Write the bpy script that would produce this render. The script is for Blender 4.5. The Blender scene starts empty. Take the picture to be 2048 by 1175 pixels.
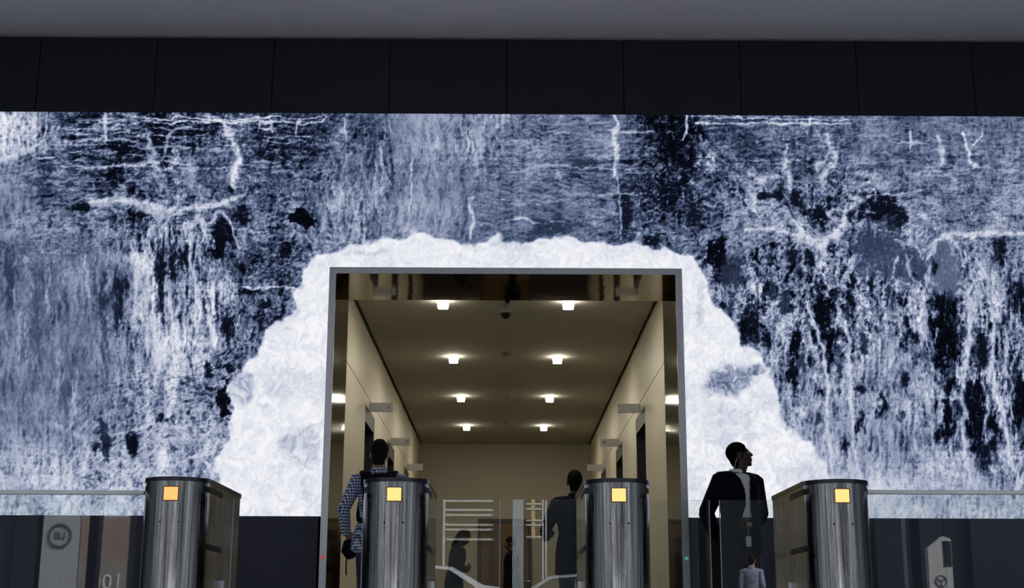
import bpy, bmesh, math, random
import numpy as np
from mathutils import Vector, Matrix
random.seed(4)
PI = math.pi
SC = bpy.context.scene
COL = SC.collection
# ------------------------------------------------------------------ camera, world, sun, exposure
cam_data = bpy.data.cameras.new('camera'); cam = bpy.data.objects.new('camera', cam_data); COL.objects.link(cam)
cam_data.sensor_width = 36; cam_data.lens = 2730/2048*36; cam_data.clip_end = 300
cam.location = (0, 0, .15)
cam.rotation_mode = 'QUATERNION'
_yaw, _pitch, _roll = math.radians(.27), math.radians(13.64), math.radians(.18)
cam.rotation_quaternion = (Matrix.Rotation(-_yaw, 4, 'Z') @ Matrix.Rotation(PI/2+_pitch, 4, 'X') @ Matrix.Rotation(_roll, 4, 'Z')).to_quaternion()
SC.camera = cam
world = bpy.data.worlds.new('daylight'); SC.world = world; world.use_nodes = True
wn = world.node_tree; wn.nodes.clear()
wo = wn.nodes.new('ShaderNodeOutputWorld'); wb = wn.nodes.new('ShaderNodeBackground'); ws = wn.nodes.new('ShaderNodeTexSky')
ws.sky_type = 'NISHITA'; ws.sun_disc = False; ws.sun_elevation = math.radians(48); ws.sun_rotation = math.radians(40); ws.dust_density = 2.5
wb.inputs['Strength'].default_value = 2.1
wh_ = wn.nodes.new('ShaderNodeHueSaturation'); wh_.inputs['Saturation'].default_value = .62
wn.links.new(ws.outputs[0], wh_.inputs['Color']); wn.links.new(wh_.outputs[0], wb.inputs[0]); wn.links.new(wb.outputs[0], wo.inputs[0])
sun_d = bpy.data.lights.new('sun', 'SUN'); sun_d.energy = 6; sun_d.angle = math.radians(.6); sun_d.color = (1, .96, .9)
sun = bpy.data.objects.new('sun', sun_d); COL.objects.link(sun)
sun.rotation_euler = Vector((-.45, -.62, -.72)).to_track_quat('-Z', 'Y').to_euler()
sun.location = (12, 10, 25)
SC.view_settings.view_transform = 'Standard'; SC.view_settings.look = 'None'
SC.view_settings.exposure = 0; SC.view_settings.gamma = 1; SC.view_settings.use_curve_mapping = False

# ------------------------------------------------------------------ helpers
def lin(r, g, b):
    return tuple(((c/255+.055)/1.055)**2.4 if c/255 > .04045 else c/255/12.92 for c in (r, g, b)) + (1,)
MATS = {}
def mat(name, col, rough=.6, metal=0, spec=.5, var=.06, scale=9, stretch=(1, 1, 1), bump=0, emit=None, strength=0):
    """principled material with a little procedural variation"""
    if name in MATS: return MATS[name]
    m = bpy.data.materials.new(name); m.use_nodes = True; nt = m.node_tree
    b = nt.nodes['Principled BSDF']
    b.inputs['Roughness'].default_value = rough; b.inputs['Metallic'].default_value = metal
    b.inputs['Specular IOR Level'].default_value = spec
    tc = nt.nodes.new('ShaderNodeTexCoord'); mp = nt.nodes.new('ShaderNodeMapping'); mp.inputs['Scale'].default_value = stretch
    nz = nt.nodes.new('ShaderNodeTexNoise'); nz.inputs['Scale'].default_value = scale; nz.inputs['Detail'].default_value = 4
    rp = nt.nodes.new('ShaderNodeValToRGB')
    c = col if len(col) == 4 else tuple(col)+(1,)
    rp.color_ramp.elements[0].position = .3; rp.color_ramp.elements[1].position = .7
    rp.color_ramp.elements[0].color = tuple(x*(1-var) for x in c[:3])+(1,); rp.color_ramp.elements[1].color = tuple(min(1, x*(1+var)) for x in c[:3])+(1,)
    L = nt.links.new
    L(tc.outputs['Object'], mp.inputs[0]); L(mp.outputs[0], nz.inputs['Vector']); L(nz.outputs[0], rp.inputs[0]); L(rp.outputs[0], b.inputs['Base Color'])
    if bump:
        bp = nt.nodes.new('ShaderNodeBump'); bp.inputs['Strength'].default_value = bump; bp.inputs['Distance'].default_value = .004
        L(nz.outputs[0], bp.inputs['Height']); L(bp.outputs[0], b.inputs['Normal'])
    if emit:
        b.inputs['Emission Color'].default_value = emit; b.inputs['Emission Strength'].default_value = strength
    MATS[name] = m
    return m
def new_mesh(name, bm):
    me = bpy.data.meshes.new(name); bm.to_mesh(me); bm.free(); return me
def obj(name, data, m=None, parent=None, smooth=False, loc=None):
    if isinstance(data, bmesh.types.BMesh): data = new_mesh(name, data)
    o = bpy.data.objects.new(name, data); COL.objects.link(o)
    if m is not None and not data.materials: data.materials.append(m)
    if parent is not None: o.parent = parent
    if loc is not None: o.location = loc
    if smooth:
        for p in data.polygons: p.use_smooth = True
    return o
def tag(o, label=None, cat=None, group=None, kind=None):
    if label: o['label'] = label
    if cat: o['category'] = cat
    if group: o['group'] = group
    if kind: o['kind'] = kind
    return o
def thing(name, label, cat, loc=(0, 0, 0), group=None, rotz=0, kind=None):
    o = bpy.data.objects.new(name, None); COL.objects.link(o); o.location = loc; o.rotation_euler = (0, 0, rotz)
    o.empty_display_size = .1
    return tag(o, label, cat, group, kind)
def copy_tree(o, parent=None):
    c = o.copy(); COL.objects.link(c)
    if parent is not None: c.parent = parent
    for ch in o.children: copy_tree(ch, c)
    return c
def add_box(bm, x0, x1, y0, y1, z0, z1):
    vs = [bm.verts.new((x, y, z)) for z in (z0, z1) for y in (y0, y1) for x in (x0, x1)]
    for f in ((0, 2, 3, 1), (4, 5, 7, 6), (0, 1, 5, 4), (2, 6, 7, 3), (0, 4, 6, 2), (1, 3, 7, 5)):
        bm.faces.new([vs[i] for i in f])
    return vs
def boxm(*b, bev=0):
    bm = bmesh.new(); add_box(bm, *b)
    if bev: bmesh.ops.bevel(bm, geom=bm.edges[:], offset=bev, segments=2, affect='EDGES', profile=.5)
    return bm
def add_cyl(bm, c, r, h, axis='Z', n=20, r2=None):
    r2 = r if r2 is None else r2
    A = []; B = []
    for i in range(n):
        a = 2*PI*i/n; ca, sa = math.cos(a), math.sin(a)
        for L, rr, t in ((A, r, 0), (B, r2, h)):
            p = {'Z': (rr*ca, rr*sa, t), 'Y': (rr*ca, t, rr*sa), 'X': (t, rr*ca, rr*sa)}[axis]
            L.append(bm.verts.new((c[0]+p[0], c[1]+p[1], c[2]+p[2])))
    for i in range(n):
        j = (i+1) % n; bm.faces.new((A[i], A[j], B[j], B[i]))
    bm.faces.new(A[::-1]); bm.faces.new(B)
def add_lathe(bm, prof, c=(0, 0, 0), n=24):
    rows = []
    for (r, z) in prof:
        rows.append([bm.verts.new((c[0]+r*math.cos(2*PI*i/n), c[1]+r*math.sin(2*PI*i/n), c[2]+z)) for i in range(n)])
    for a, b in zip(rows, rows[1:]):
        for i in range(n):
            j = (i+1) % n; bm.faces.new((a[i], a[j], b[j], b[i]))
    bm.faces.new(rows[0][::-1]); bm.faces.new(rows[-1])
def ring_mesh(bm, r0, r1, h, n=28):
    P = [(r0, 0), (r1, 0), (r1, h), (r0, h)]
    rows = [[bm.verts.new((r*math.cos(2*PI*i/n), r*math.sin(2*PI*i/n), z)) for r, z in P] for i in range(n)]
    for i in range(n):
        a, b = rows[i], rows[(i+1) % n]
        for k in range(4): bm.faces.new((a[k], a[(k+1) % 4], b[(k+1) % 4], b[k]))
def fix(bm):
    bmesh.ops.recalc_face_normals(bm, faces=bm.faces[:]); return bm

# ------------------------------------------------------------------ materials
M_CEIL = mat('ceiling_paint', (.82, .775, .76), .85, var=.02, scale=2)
M_FLOOR = mat('floor_stone', (.52, .50, .48), .35, var=.2, scale=3)
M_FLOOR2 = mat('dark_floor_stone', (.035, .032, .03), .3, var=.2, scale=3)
M_DARK = mat('dark_panel', (.0125, .0132, .024), .42, spec=.35, var=.08, scale=4)
M_BASE = mat('base_panel_laminate', (.032, .034, .064), .45, spec=.4, var=.06, scale=3)
M_BLACK = mat('black_gap', (.004, .004, .005), .9, spec=.1)
M_SIDE = mat('side_wall_paint', (.55, .55, .55), .6)
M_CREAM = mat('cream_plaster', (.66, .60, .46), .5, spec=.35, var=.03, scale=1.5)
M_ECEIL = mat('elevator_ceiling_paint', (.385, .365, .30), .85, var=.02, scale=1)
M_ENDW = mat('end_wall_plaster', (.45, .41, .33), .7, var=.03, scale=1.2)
M_TRIM = mat('brushed_trim', (.50, .515, .525), .3, 1, var=.05, scale=30, stretch=(1, 1, .05))
M_MIRROR = mat('bronze_mirror', (.31, .28, .245), .06, 1, var=.04, scale=1.6, stretch=(1, 1, .5), bump=.5)
M_DOOR = mat('elevator_door_metal', (.20, .175, .15), .3, 1, var=.08, scale=20, stretch=(1, 1, .05))
M_DOORFR = mat('elevator_frame', (.035, .03, .024), .5, .3)
M_WOOD = mat('brown_wood', (.13, .078, .028), .5, var=.25, scale=6, stretch=(6, 6, .5))
M_SIGN = mat('sign_white', (.62, .62, .62), .5, var=.01)
M_INK = mat('sign_ink', (.05, .05, .06), .6)
M_LAMP = mat('lamp_glass', (.9, .88, .8), .4, emit=(1, .93, .78, 1), strength=22)
M_LENS = mat('lamp_lens', (.9, .88, .8), .4, emit=(1, .92, .76, 1), strength=310)
M_LIDD = mat('turnstile_lid', (.014, .014, .026), .25, spec=.6, var=.05)
M_BLKGL = mat('black_sensor_glass', (.006, .006, .009), .5, spec=.15)
M_AMBER = mat('amber_display', (.3, .15, .04), .4, emit=(1, .60, .20, 1), strength=1.3)
M_RUB = mat('black_rubber', (.01, .01, .011), .7)
def steel():
    m = bpy.data.materials.new('brushed_reflection_steel'); m.use_nodes = True; nt = m.node_tree; L = nt.links.new
    b = nt.nodes['Principled BSDF']; b.inputs['Metallic'].default_value = 1; b.inputs['Roughness'].default_value = .095
    tc = nt.nodes.new('ShaderNodeTexCoord'); mp = nt.nodes.new('ShaderNodeMapping'); mp.inputs['Scale'].default_value = (1, 1, .012)
    nz = nt.nodes.new('ShaderNodeTexNoise'); nz.inputs['Scale'].default_value = 62; nz.inputs['Detail'].default_value = 3; nz.inputs['Roughness'].default_value = .65
    rp = nt.nodes.new('ShaderNodeValToRGB'); e = rp.color_ramp.elements
    e[0].position = .36; e[0].color = (.15, .15, .16, 1); e[1].position = .64; e[1].color = (.52, .515, .50, 1)  # brushed grain, contrast deepened to paint in mirrored street streaks
    bp = nt.nodes.new('ShaderNodeBump'); bp.inputs['Strength'].default_value = .8; bp.inputs['Distance'].default_value = .003
    L(tc.outputs['Object'], mp.inputs[0]); L(mp.outputs[0], nz.inputs['Vector']); L(nz.outputs[0], rp.inputs[0]); L(rp.outputs[0], b.inputs['Base Color'])
    L(nz.outputs[0], bp.inputs['Height']); L(bp.outputs[0], b.inputs['Normal'])
    return m
M_STEEL = steel()
def glass(name, tint, refl=1.0):
    m = bpy.data.materials.new(name); m.use_nodes = True; nt = m.node_tree; L = nt.links.new; nt.nodes.clear()
    o = nt.nodes.new('ShaderNodeOutputMaterial'); mx = nt.nodes.new('ShaderNodeMixShader'); t = nt.nodes.new('ShaderNodeBsdfTransparent'); g = nt.nodes.new('ShaderNodeBsdfGlossy')
    fr = nt.nodes.new('ShaderNodeFresnel'); fr.inputs['IOR'].default_value = 1.52
    nz = nt.nodes.new('ShaderNodeTexNoise'); nz.inputs['Scale'].default_value = 1.2
    mu = nt.nodes.new('ShaderNodeMath'); mu.operation = 'MULTIPLY'; mu.inputs[1].default_value = refl
    t.inputs[0].default_value = tint; g.inputs['Roughness'].default_value = 0; g.inputs[0].default_value = (1, 1, 1, 1)
    L(fr.outputs[0], mu.inputs[0]); L(mu.outputs[0], mx.inputs[0]); L(t.outputs[0], mx.inputs[1]); L(g.outputs[0], mx.inputs[2]); L(mx.outputs[0], o.inputs[0])
    return m
M_GLASS = glass('clear_glass', (.93, .955, .945, 1))
M_GEDGE = mat('glass_edge', (.45, .55, .53), .2, spec=.8)

# ---- waterfall picture shown on the LED wall, in screen picture units ----
_rng = np.random.RandomState(7)
_ANG = _rng.rand(16, 128, 128).astype(np.float32)*2*np.pi
_GX = np.cos(_ANG); _GY = np.sin(_ANG)
def pnoise(x, y, s=0):
    gx = _GX[s % 16].ravel(); gy = _GY[s % 16].ravel()
    xf = np.floor(x); yf = np.floor(y)
    fx = x-xf; fy = y-yf
    xi = xf.astype(np.int32); yi = yf.astype(np.int32)
    x0 = xi & 127; x1 = (xi+1) & 127; y0 = (yi & 127)*128; y1 = ((yi+1) & 127)*128
    u = fx*fx*fx*(fx*(fx*6-15)+10); v = fy*fy*fy*(fy*(fy*6-15)+10)
    i = y0+x0; n00 = gx[i]*fx+gy[i]*fy
    i = y0+x1; n10 = gx[i]*(fx-1)+gy[i]*fy
    i = y1+x0; n01 = gx[i]*fx+gy[i]*(fy-1)
    i = y1+x1; n11 = gx[i]*(fx-1)+gy[i]*(fy-1)
    return (n00*(1-u)+n10*u)*(1-v)+(n01*(1-u)+n11*u)*v
def fbm(x, y, s=0, o=4, g=.55):
    v = 0; a = 1; n = 0
    for i in range(o):
        v = v+a*pnoise(x*2**i+i*17.3+.37, y*2**i+i*9.1+.71, s+i); n += a; a *= g
    return .5+.9*v/n
def ridge(x, y, s=0, o=3, g=.6):
    v = 0; a = 1; n = 0
    for i in range(o):
        v = v+a*(1-2.2*np.abs(pnoise(x*2**i+i*31.7+.37, y*2**i+i*11.9+.71, s+i))); n += a; a *= g
    return v/n
def sm(a, b, x):
    t = np.clip((x-a)/(b-a), 0, 1); return t*t*(3-2*t)
# x, y, mean, contrast, horizontal, vertical, net
CTRL = [(40,265,.66,.5,.1,.8,.4),(25,400,.5,.25,.3,.7,.2),(170,262,.27,.6,.9,.1,.4),(250,330,.24,.6,.6,.1,.7),(110,375,.36,.4,1,0,.3),
(400,258,.22,.65,.9,.2,.5),(400,335,.38,.45,.3,.4,.7),(560,290,.22,.5,.6,0,.8),(560,380,.36,.5,.5,0,.8),(330,370,.4,.5,.4,.1,.8),(110,455,.52,.45,.4,.1,.8),
(50,600,.44,.35,0,1,.1),(150,700,.46,.3,0,1,.1),(60,800,.5,.3,0,1,.1),(90,930,.66,.35,0,.7,.4),(225,560,.5,.35,0,1,.2),
(330,510,.5,.75,0,1,.4),(350,690,.68,.5,0,1,.3),(330,600,.56,.6,0,1,.3),(425,590,.5,.7,0,1,.4),(540,540,.3,.6,.3,.1,1),(520,470,.42,.5,.4,.1,.8),(520,640,.34,.55,.1,.2,1),
(440,760,.44,.6,0,.3,.9),(240,830,.52,.5,0,.5,.7),(330,890,.64,.4,0,.2,.8),(215,960,.66,.45,0,.3,.8),(400,830,.55,.5,.2,.2,.8),
(700,270,.34,.4,.4,.3,.7),(690,420,.52,.4,0,.9,.4),(760,330,.42,.35,.1,.7,.5),(850,255,.58,.2,0,.7,.3),(860,400,.54,.22,0,1,.1),(960,270,.52,.35,.2,.7,.4),
(1050,300,.46,.35,.9,.3,.3),(1100,420,.4,.22,1,.1,.2),(1180,350,.4,.35,1,0,.3),(1000,420,.44,.25,.8,.3,.2),(1200,440,.44,.35,.8,0,.5),(1200,260,.48,.3,1,.1,.2),
(1340,265,.12,.6,.2,0,1),(1330,400,.22,.65,.4,0,1),(1320,470,.36,.5,.5,0,.8),(1420,330,.24,.6,.4,0,1),
(1490,275,.34,.35,.6,.1,.5),(1600,285,.38,.42,.6,.3,.5),(1800,275,.44,.3,.8,.2,.4),(2000,300,.44,.3,.5,.3,.4),
(1500,390,.5,.5,.3,.1,.9),(1650,420,.46,.6,0,.2,1),(1850,390,.48,.4,.6,0,.7),(2000,410,.5,.38,.5,.1,.7),(1500,460,.5,.45,.3,.1,.9),
(1530,520,.42,.8,0,.2,1),(1560,600,.46,.9,0,.4,1),(1700,580,.46,.9,0,.5,1),(1700,680,.48,.85,0,.7,.8),(1650,760,.54,.6,0,.8,.6),(1780,750,.55,.5,0,.9,.5),
(1950,540,.5,.65,0,.6,.9),(2000,650,.46,.8,0,.8,.7),(1960,780,.44,.9,0,.9,.6),(1750,880,.58,.38,0,1,.3),(2020,880,.5,.7,0,1,.4),
(1900,985,.68,.4,0,.7,.4),(1740,990,.76,.25,0,.8,.3),(-200,300,.42,.4,.6,.4,.4),(-200,600,.48,.4,0,1,.2),(-200,900,.62,.4,0,.7,.5),
(2250,300,.45,.4,.6,.2,.5),(2250,600,.48,.7,0,.8,.6),(2250,900,.6,.5,0,.9,.4)]
FOAM = [(-60,470,0)]
FOAM_POLY = [(425,1045),(432,940),(448,885),(472,822),(457,772),(480,736),(520,706),(530,662),(560,640),(588,616),(584,585),(600,545),(622,517),(680,494),(740,480),
(820,468),(880,474),(940,491),(975,478),(992,466),(1012,485),(1070,480),(1130,471),(1160,485),(1215,482),(1260,490),(1330,494),(1388,508),(1408,550),(1424,592),(1456,628),
(1488,682),(1530,717),(1546,760),(1560,800),(1572,850),(1622,880),(1650,930),(1668,975),(1700,1045)]
def inside(px, py, poly):
    r = np.zeros(px.shape, bool); n = len(poly)
    for i in range(n):
        x1, y1 = poly[i]; x2, y2 = poly[(i+1) % n]
        if y1 == y2: continue
        c = ((y1 > py) != (y2 > py)) & (px < (x2-x1)*(py-y1)/(y2-y1)+x1)
        r ^= c
    return r
def segdist(px, py, pts):
    d = np.full(px.shape, 1e9, np.float32); tt = np.zeros(px.shape, np.float32)
    n = len(pts)-1
    for i in range(n):
        x1, y1 = pts[i]; x2, y2 = pts[i+1]
        vx, vy = x2-x1, y2-y1; L = vx*vx+vy*vy+1e-9
        t = np.clip(((px-x1)*vx+(py-y1)*vy)/L, 0, 1)
        dd = np.hypot(px-x1-t*vx, py-y1-t*vy)
        m = dd < d; d = np.where(m, dd, d); tt = np.where(m, (i+t)/n, tt)
    return d, tt
# dark hollows: x, y, rx, ry, depth (value they fall to), softness
DARK = [(602,438,24,19,.03,.3),(572,500,14,20,.06,.4),(436,488,13,36,.05,.4),(448,460,16,22,.08,.5),(283,426,12,12,.05,.5),(262,432,8,10,.06,.5),(370,510,10,26,.1,.6),(484,432,14,18,.08,.6),
(447,802,11,32,.05,.3),(500,582,20,8,.06,.5),(267,888,10,30,.06,.5),(207,856,13,16,.12,.5),(213,885,9,28,.12,.6),(192,892,6,14,.1,.5),(325,838,12,9,.14,.6),(455,655,12,28,.1,.6),(235,640,8,32,.12,.5),(415,740,10,14,.12,.6),
(210,690,6,50,.3,.8),(75,650,9,110,.3,.9),(18,560,10,60,.2,.9),(130,790,8,30,.3,.8),(530,610,10,10,.1,.6),(455,735,22,9,.1,.6),(320,270,30,26,.06,.6),(250,300,26,20,.07,.6),(330,305,10,40,.08,.7),
(205,600,12,34,.12,.7),(240,575,14,26,.1,.7),(320,560,8,60,.14,.7),(345,540,7,40,.14,.7),(160,415,24,10,.08,.7),
(1432,508,17,36,.05,.3),(1445,545,20,26,.14,.5),(1465,540,20,30,.17,.5),(1768,418,46,26,.1,.5),(1720,400,26,14,.12,.5),(1790,440,20,24,.14,.5),(1770,505,50,46,.3,.4),(1820,530,28,34,.27,.4),(1740,490,30,22,.26,.5),
(1888,505,24,36,.36,.4),(1892,560,27,60,.4,.6),(1888,620,32,40,.06,.6),(1890,690,36,60,.03,.55),(1640,625,20,60,.05,.6),(1655,690,14,40,.05,.6),(1592,690,11,32,.06,.5),(1585,750,12,26,.08,.6),(1505,640,14,40,.1,.6),(1490,650,8,30,.1,.6),
(1570,610,14,22,.16,.5),(1962,700,16,40,.12,.6),(1960,830,34,60,.05,.6),(1945,790,26,30,.07,.6),(1900,830,12,30,.06,.6),(1890,860,16,22,.08,.6),(2042,800,20,70,.06,.6),(2040,600,18,40,.1,.6),(1975,905,22,30,.12,.7),
(1345,290,26,50,.04,.9),(1310,480,16,12,.1,.6),(1385,420,22,20,.14,.7),(1250,420,16,70,.16,.9),(1545,390,20,10,.12,.6),(1590,395,16,16,.12,.6),(1330,380,40,20,.1,.9),(1100,455,40,16,.25,.8),(1190,330,40,14,.26,.8),
(2000,500,14,26,.12,.6),(1640,430,14,20,.1,.6),(1585,510,18,16,.14,.5),(1620,515,10,20,.12,.5),(1540,580,14,20,.15,.5),(1780,600,10,20,.15,.6),(1815,650,10,26,.12,.6),(1700,600,9,18,.12,.6),(1730,690,9,22,.15,.6)]
# bright strands: points, width, value, softness
STR = [([(466,285),(474,320),(468,375)],11,.9,.6),([(452,245),(464,285)],6,.85,.5),([(384,325),(378,375)],11,.66,.6),([(178,404),(250,402),(290,408),(330,420),(380,420),(430,410),(486,392)],9,.82,.5),
([(232,395),(262,410),(330,428),(360,430)],9,.75,.6),([(250,404),(210,410),(180,412)],6,.7,.6),([(343,600),(350,700),(345,800),(335,830)],14,.86,.7),([(430,560),(424,650),(432,700)],6,.9,.5),([(270,500),(275,560),(270,640)],9,.78,.7),
([(300,470),(292,560),(296,650),(300,740)],9,.75,.7),([(310,640),(322,700),(312,770)],12,.8,.7),([(385,470),(380,520),(392,600)],7,.72,.6),([(412,450),(440,420),(460,440),(478,500)],5,.8,.5),([(395,430),(380,455),(400,440),(408,470)],5,.78,.5),
([(260,236),(420,240),(640,236)],2.2,.85,.4),([(300,246),(480,244),(640,247)],2.5,.85,.4),([(640,228),(648,238),(640,247)],2.2,.85,.4),([(120,262),(220,258),(300,240)],2.5,.75,.5),([(125,282),(200,281),(270,283)],2.5,.72,.5),([(120,330),(240,335),(320,328)],3.5,.8,.5),([(60,320),(105,318)],2,.8,.5),
([(85,285),(20,315),(0,320)],7,.8,.6),([(205,230),(210,270),(200,290)],4,.85,.5),([(410,230),(440,242)],10,.9,.6),([(515,235),(512,262)],3,.8,.5),([(540,240),(543,262)],3,.8,.5),([(597,236),(592,270)],3,.8,.5),([(685,235),(688,285)],3,.8,.5),
([(298,270),(302,320),(315,345)],6,.7,.7),([(340,260),(330,300),(325,330)],4,.7,.6),([(480,575),(540,572),(590,576)],3,.85,.5),([(390,545),(393,600),(388,690)],5,.8,.6),
([(876,270),(872,300)],5,.78,.6),([(945,280),(947,350)],4,.75,.6),([(940,395),(944,440),(938,480)],5,.8,.6),([(770,345),(764,385)],4,.75,.6),([(965,235),(960,300),(945,330)],6,.7,.8),([(1231,230),(1232,300),(1230,355)],4.5,.86,.5),([(1236,355),(1240,420),(1239,480)],2.5,.75,.5),
([(1010,345),(1100,330),(1225,336)],3,.68,.6),([(1000,300),(990,260),(1010,240)],4,.72,.7),([(1010,440),(1060,438),(1080,445)],2.5,.82,.5),([(1040,390),(1130,392),(1230,386)],3,.6,.8),([(1110,340),(1120,360)],3,.75,.5),
([(1369,228),(1368,262),(1362,280)],5,.88,.5),([(1618,232),(1617,247)],5,.95,.5),([(1390,247),(1520,246),(1640,245),(1700,246)],2.5,.86,.4),([(1380,233),(1500,234),(1700,237)],2.2,.8,.4),([(1566,290),(1573,330),(1578,385)],7,.8,.6),([(1655,268),(1668,310),(1650,350),(1640,365)],8,.82,.7),
([(1668,290),(1630,330),(1640,360)],4,.75,.6),([(1876,270),(1882,325)],7,.82,.6),([(1930,265),(1942,320),(1955,335)],5,.9,.5),([(1965,262),(1945,290)],3,.8,.5),([(1820,260),(1818,300)],3,.8,.5),([(1780,282),(1850,283)],2.5,.75,.5),([(1955,335),(2000,338),(2048,340)],4,.7,.7),
([(1495,345),(1520,362),(1560,350)],9,.75,.7),([(1590,440),(1605,470),(1640,492),(1672,470),(1690,430)],13,.86,.6),([(1490,460),(1550,455),(1600,475)],5,.85,.5),([(1690,420),(1720,400),(1700,392)],9,.8,.7),([(1730,392),(1850,380)],2.5,.75,.5),([(1880,470),(1960,466),(2060,464)],6,.88,.5),
([(1790,480),(1830,490),(1850,520)],4,.75,.5),([(1856,520),(1870,480),(1890,472),(1915,485),(1928,530)],5,.85,.5),([(1858,530),(1848,600),(1845,680)],6,.72,.6),([(1805,500),(1840,580)],3,.7,.5),
([(1610,605),(1630,650),(1650,720),(1656,800),(1660,880),(1668,960)],5.5,.88,.45),([(1676,605),(1690,640),(1698,740),(1703,810),(1708,890),(1722,960)],4.5,.86,.45),([(1942,600),(1940,690),(1925,790),(1930,880),(1942,970)],7,.84,.5),([(1930,500),(1960,600),(1965,640)],5,.8,.6),
([(1985,650),(1985,760),(2010,850),(2030,930),(2044,1000)],8,.86,.55),([(1940,500),(1980,560),(2005,640)],4,.8,.5),([(1850,770),(1868,860),(1880,960)],4,.75,.6),([(1975,560),(1985,650)],6,.8,.6),([(2020,620),(2015,720)],4,.8,.5),([(1830,880),(1850,960)],4,.75,.6),
([(120,700),(118,780)],3,.75,.6),([(150,790),(145,850)],6,.85,.6),([(330,900),(338,950)],10,.9,.6),([(240,870),(300,850),(350,855),(420,850)],4,.78,.6),([(360,925),(430,905),(440,880)],6,.8,.7),([(110,850),(180,880),(170,960)],8,.82,.8)]
_r2 = np.random.RandomState(11)
for _ in range(46):      # thin ledges where the water breaks
    x0 = _r2.uniform(110, 620); y0 = _r2.uniform(238, 345); L = _r2.uniform(25, 120)
    STR.append(([(x0, y0), (x0+L*.5, y0+_r2.uniform(-3, 3)), (x0+L, y0+_r2.uniform(-5, 5))], _r2.uniform(1.3, 2.4), _r2.uniform(.55, .8), .8))
for _ in range(60):
    x0 = _r2.uniform(950, 1230) if _r2.rand() < .6 else _r2.uniform(1440, 2040); y0 = _r2.uniform(240, 450); L = _r2.uniform(20, 90)
    STR.append(([(x0, y0), (x0+L*.5, y0+_r2.uniform(-2, 2)), (x0+L, y0+_r2.uniform(-3, 3))], _r2.uniform(1.2, 2.2), _r2.uniform(.55, .75), .9))
for _ in range(70):      # falling threads
    a = _r2.rand()
    x0 = _r2.uniform(0, 430) if a < .4 else (_r2.uniform(640, 940) if a < .55 else _r2.uniform(1580, 2048)); y0 = _r2.uniform(500, 900) if not 640 < x0 < 940 else _r2.uniform(240, 440); L = _r2.uniform(25, 110)
    STR.append(([(x0, y0), (x0+_r2.uniform(-4, 4), y0+L*.5), (x0+_r2.uniform(-7, 7), y0+L)], _r2.uniform(1.5, 3.4), _r2.uniform(.6, .85), .8))
for _ in range(60):      # small hollows between the threads on the right
    x0 = _r2.uniform(1430, 2040); y0 = _r2.uniform(520, 900)
    if y0 > 700 and x0 < 1600: continue
    DARK.append((x0, y0, _r2.uniform(4, 9), _r2.uniform(7, 20), _r2.uniform(.08, .2), .6))
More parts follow.
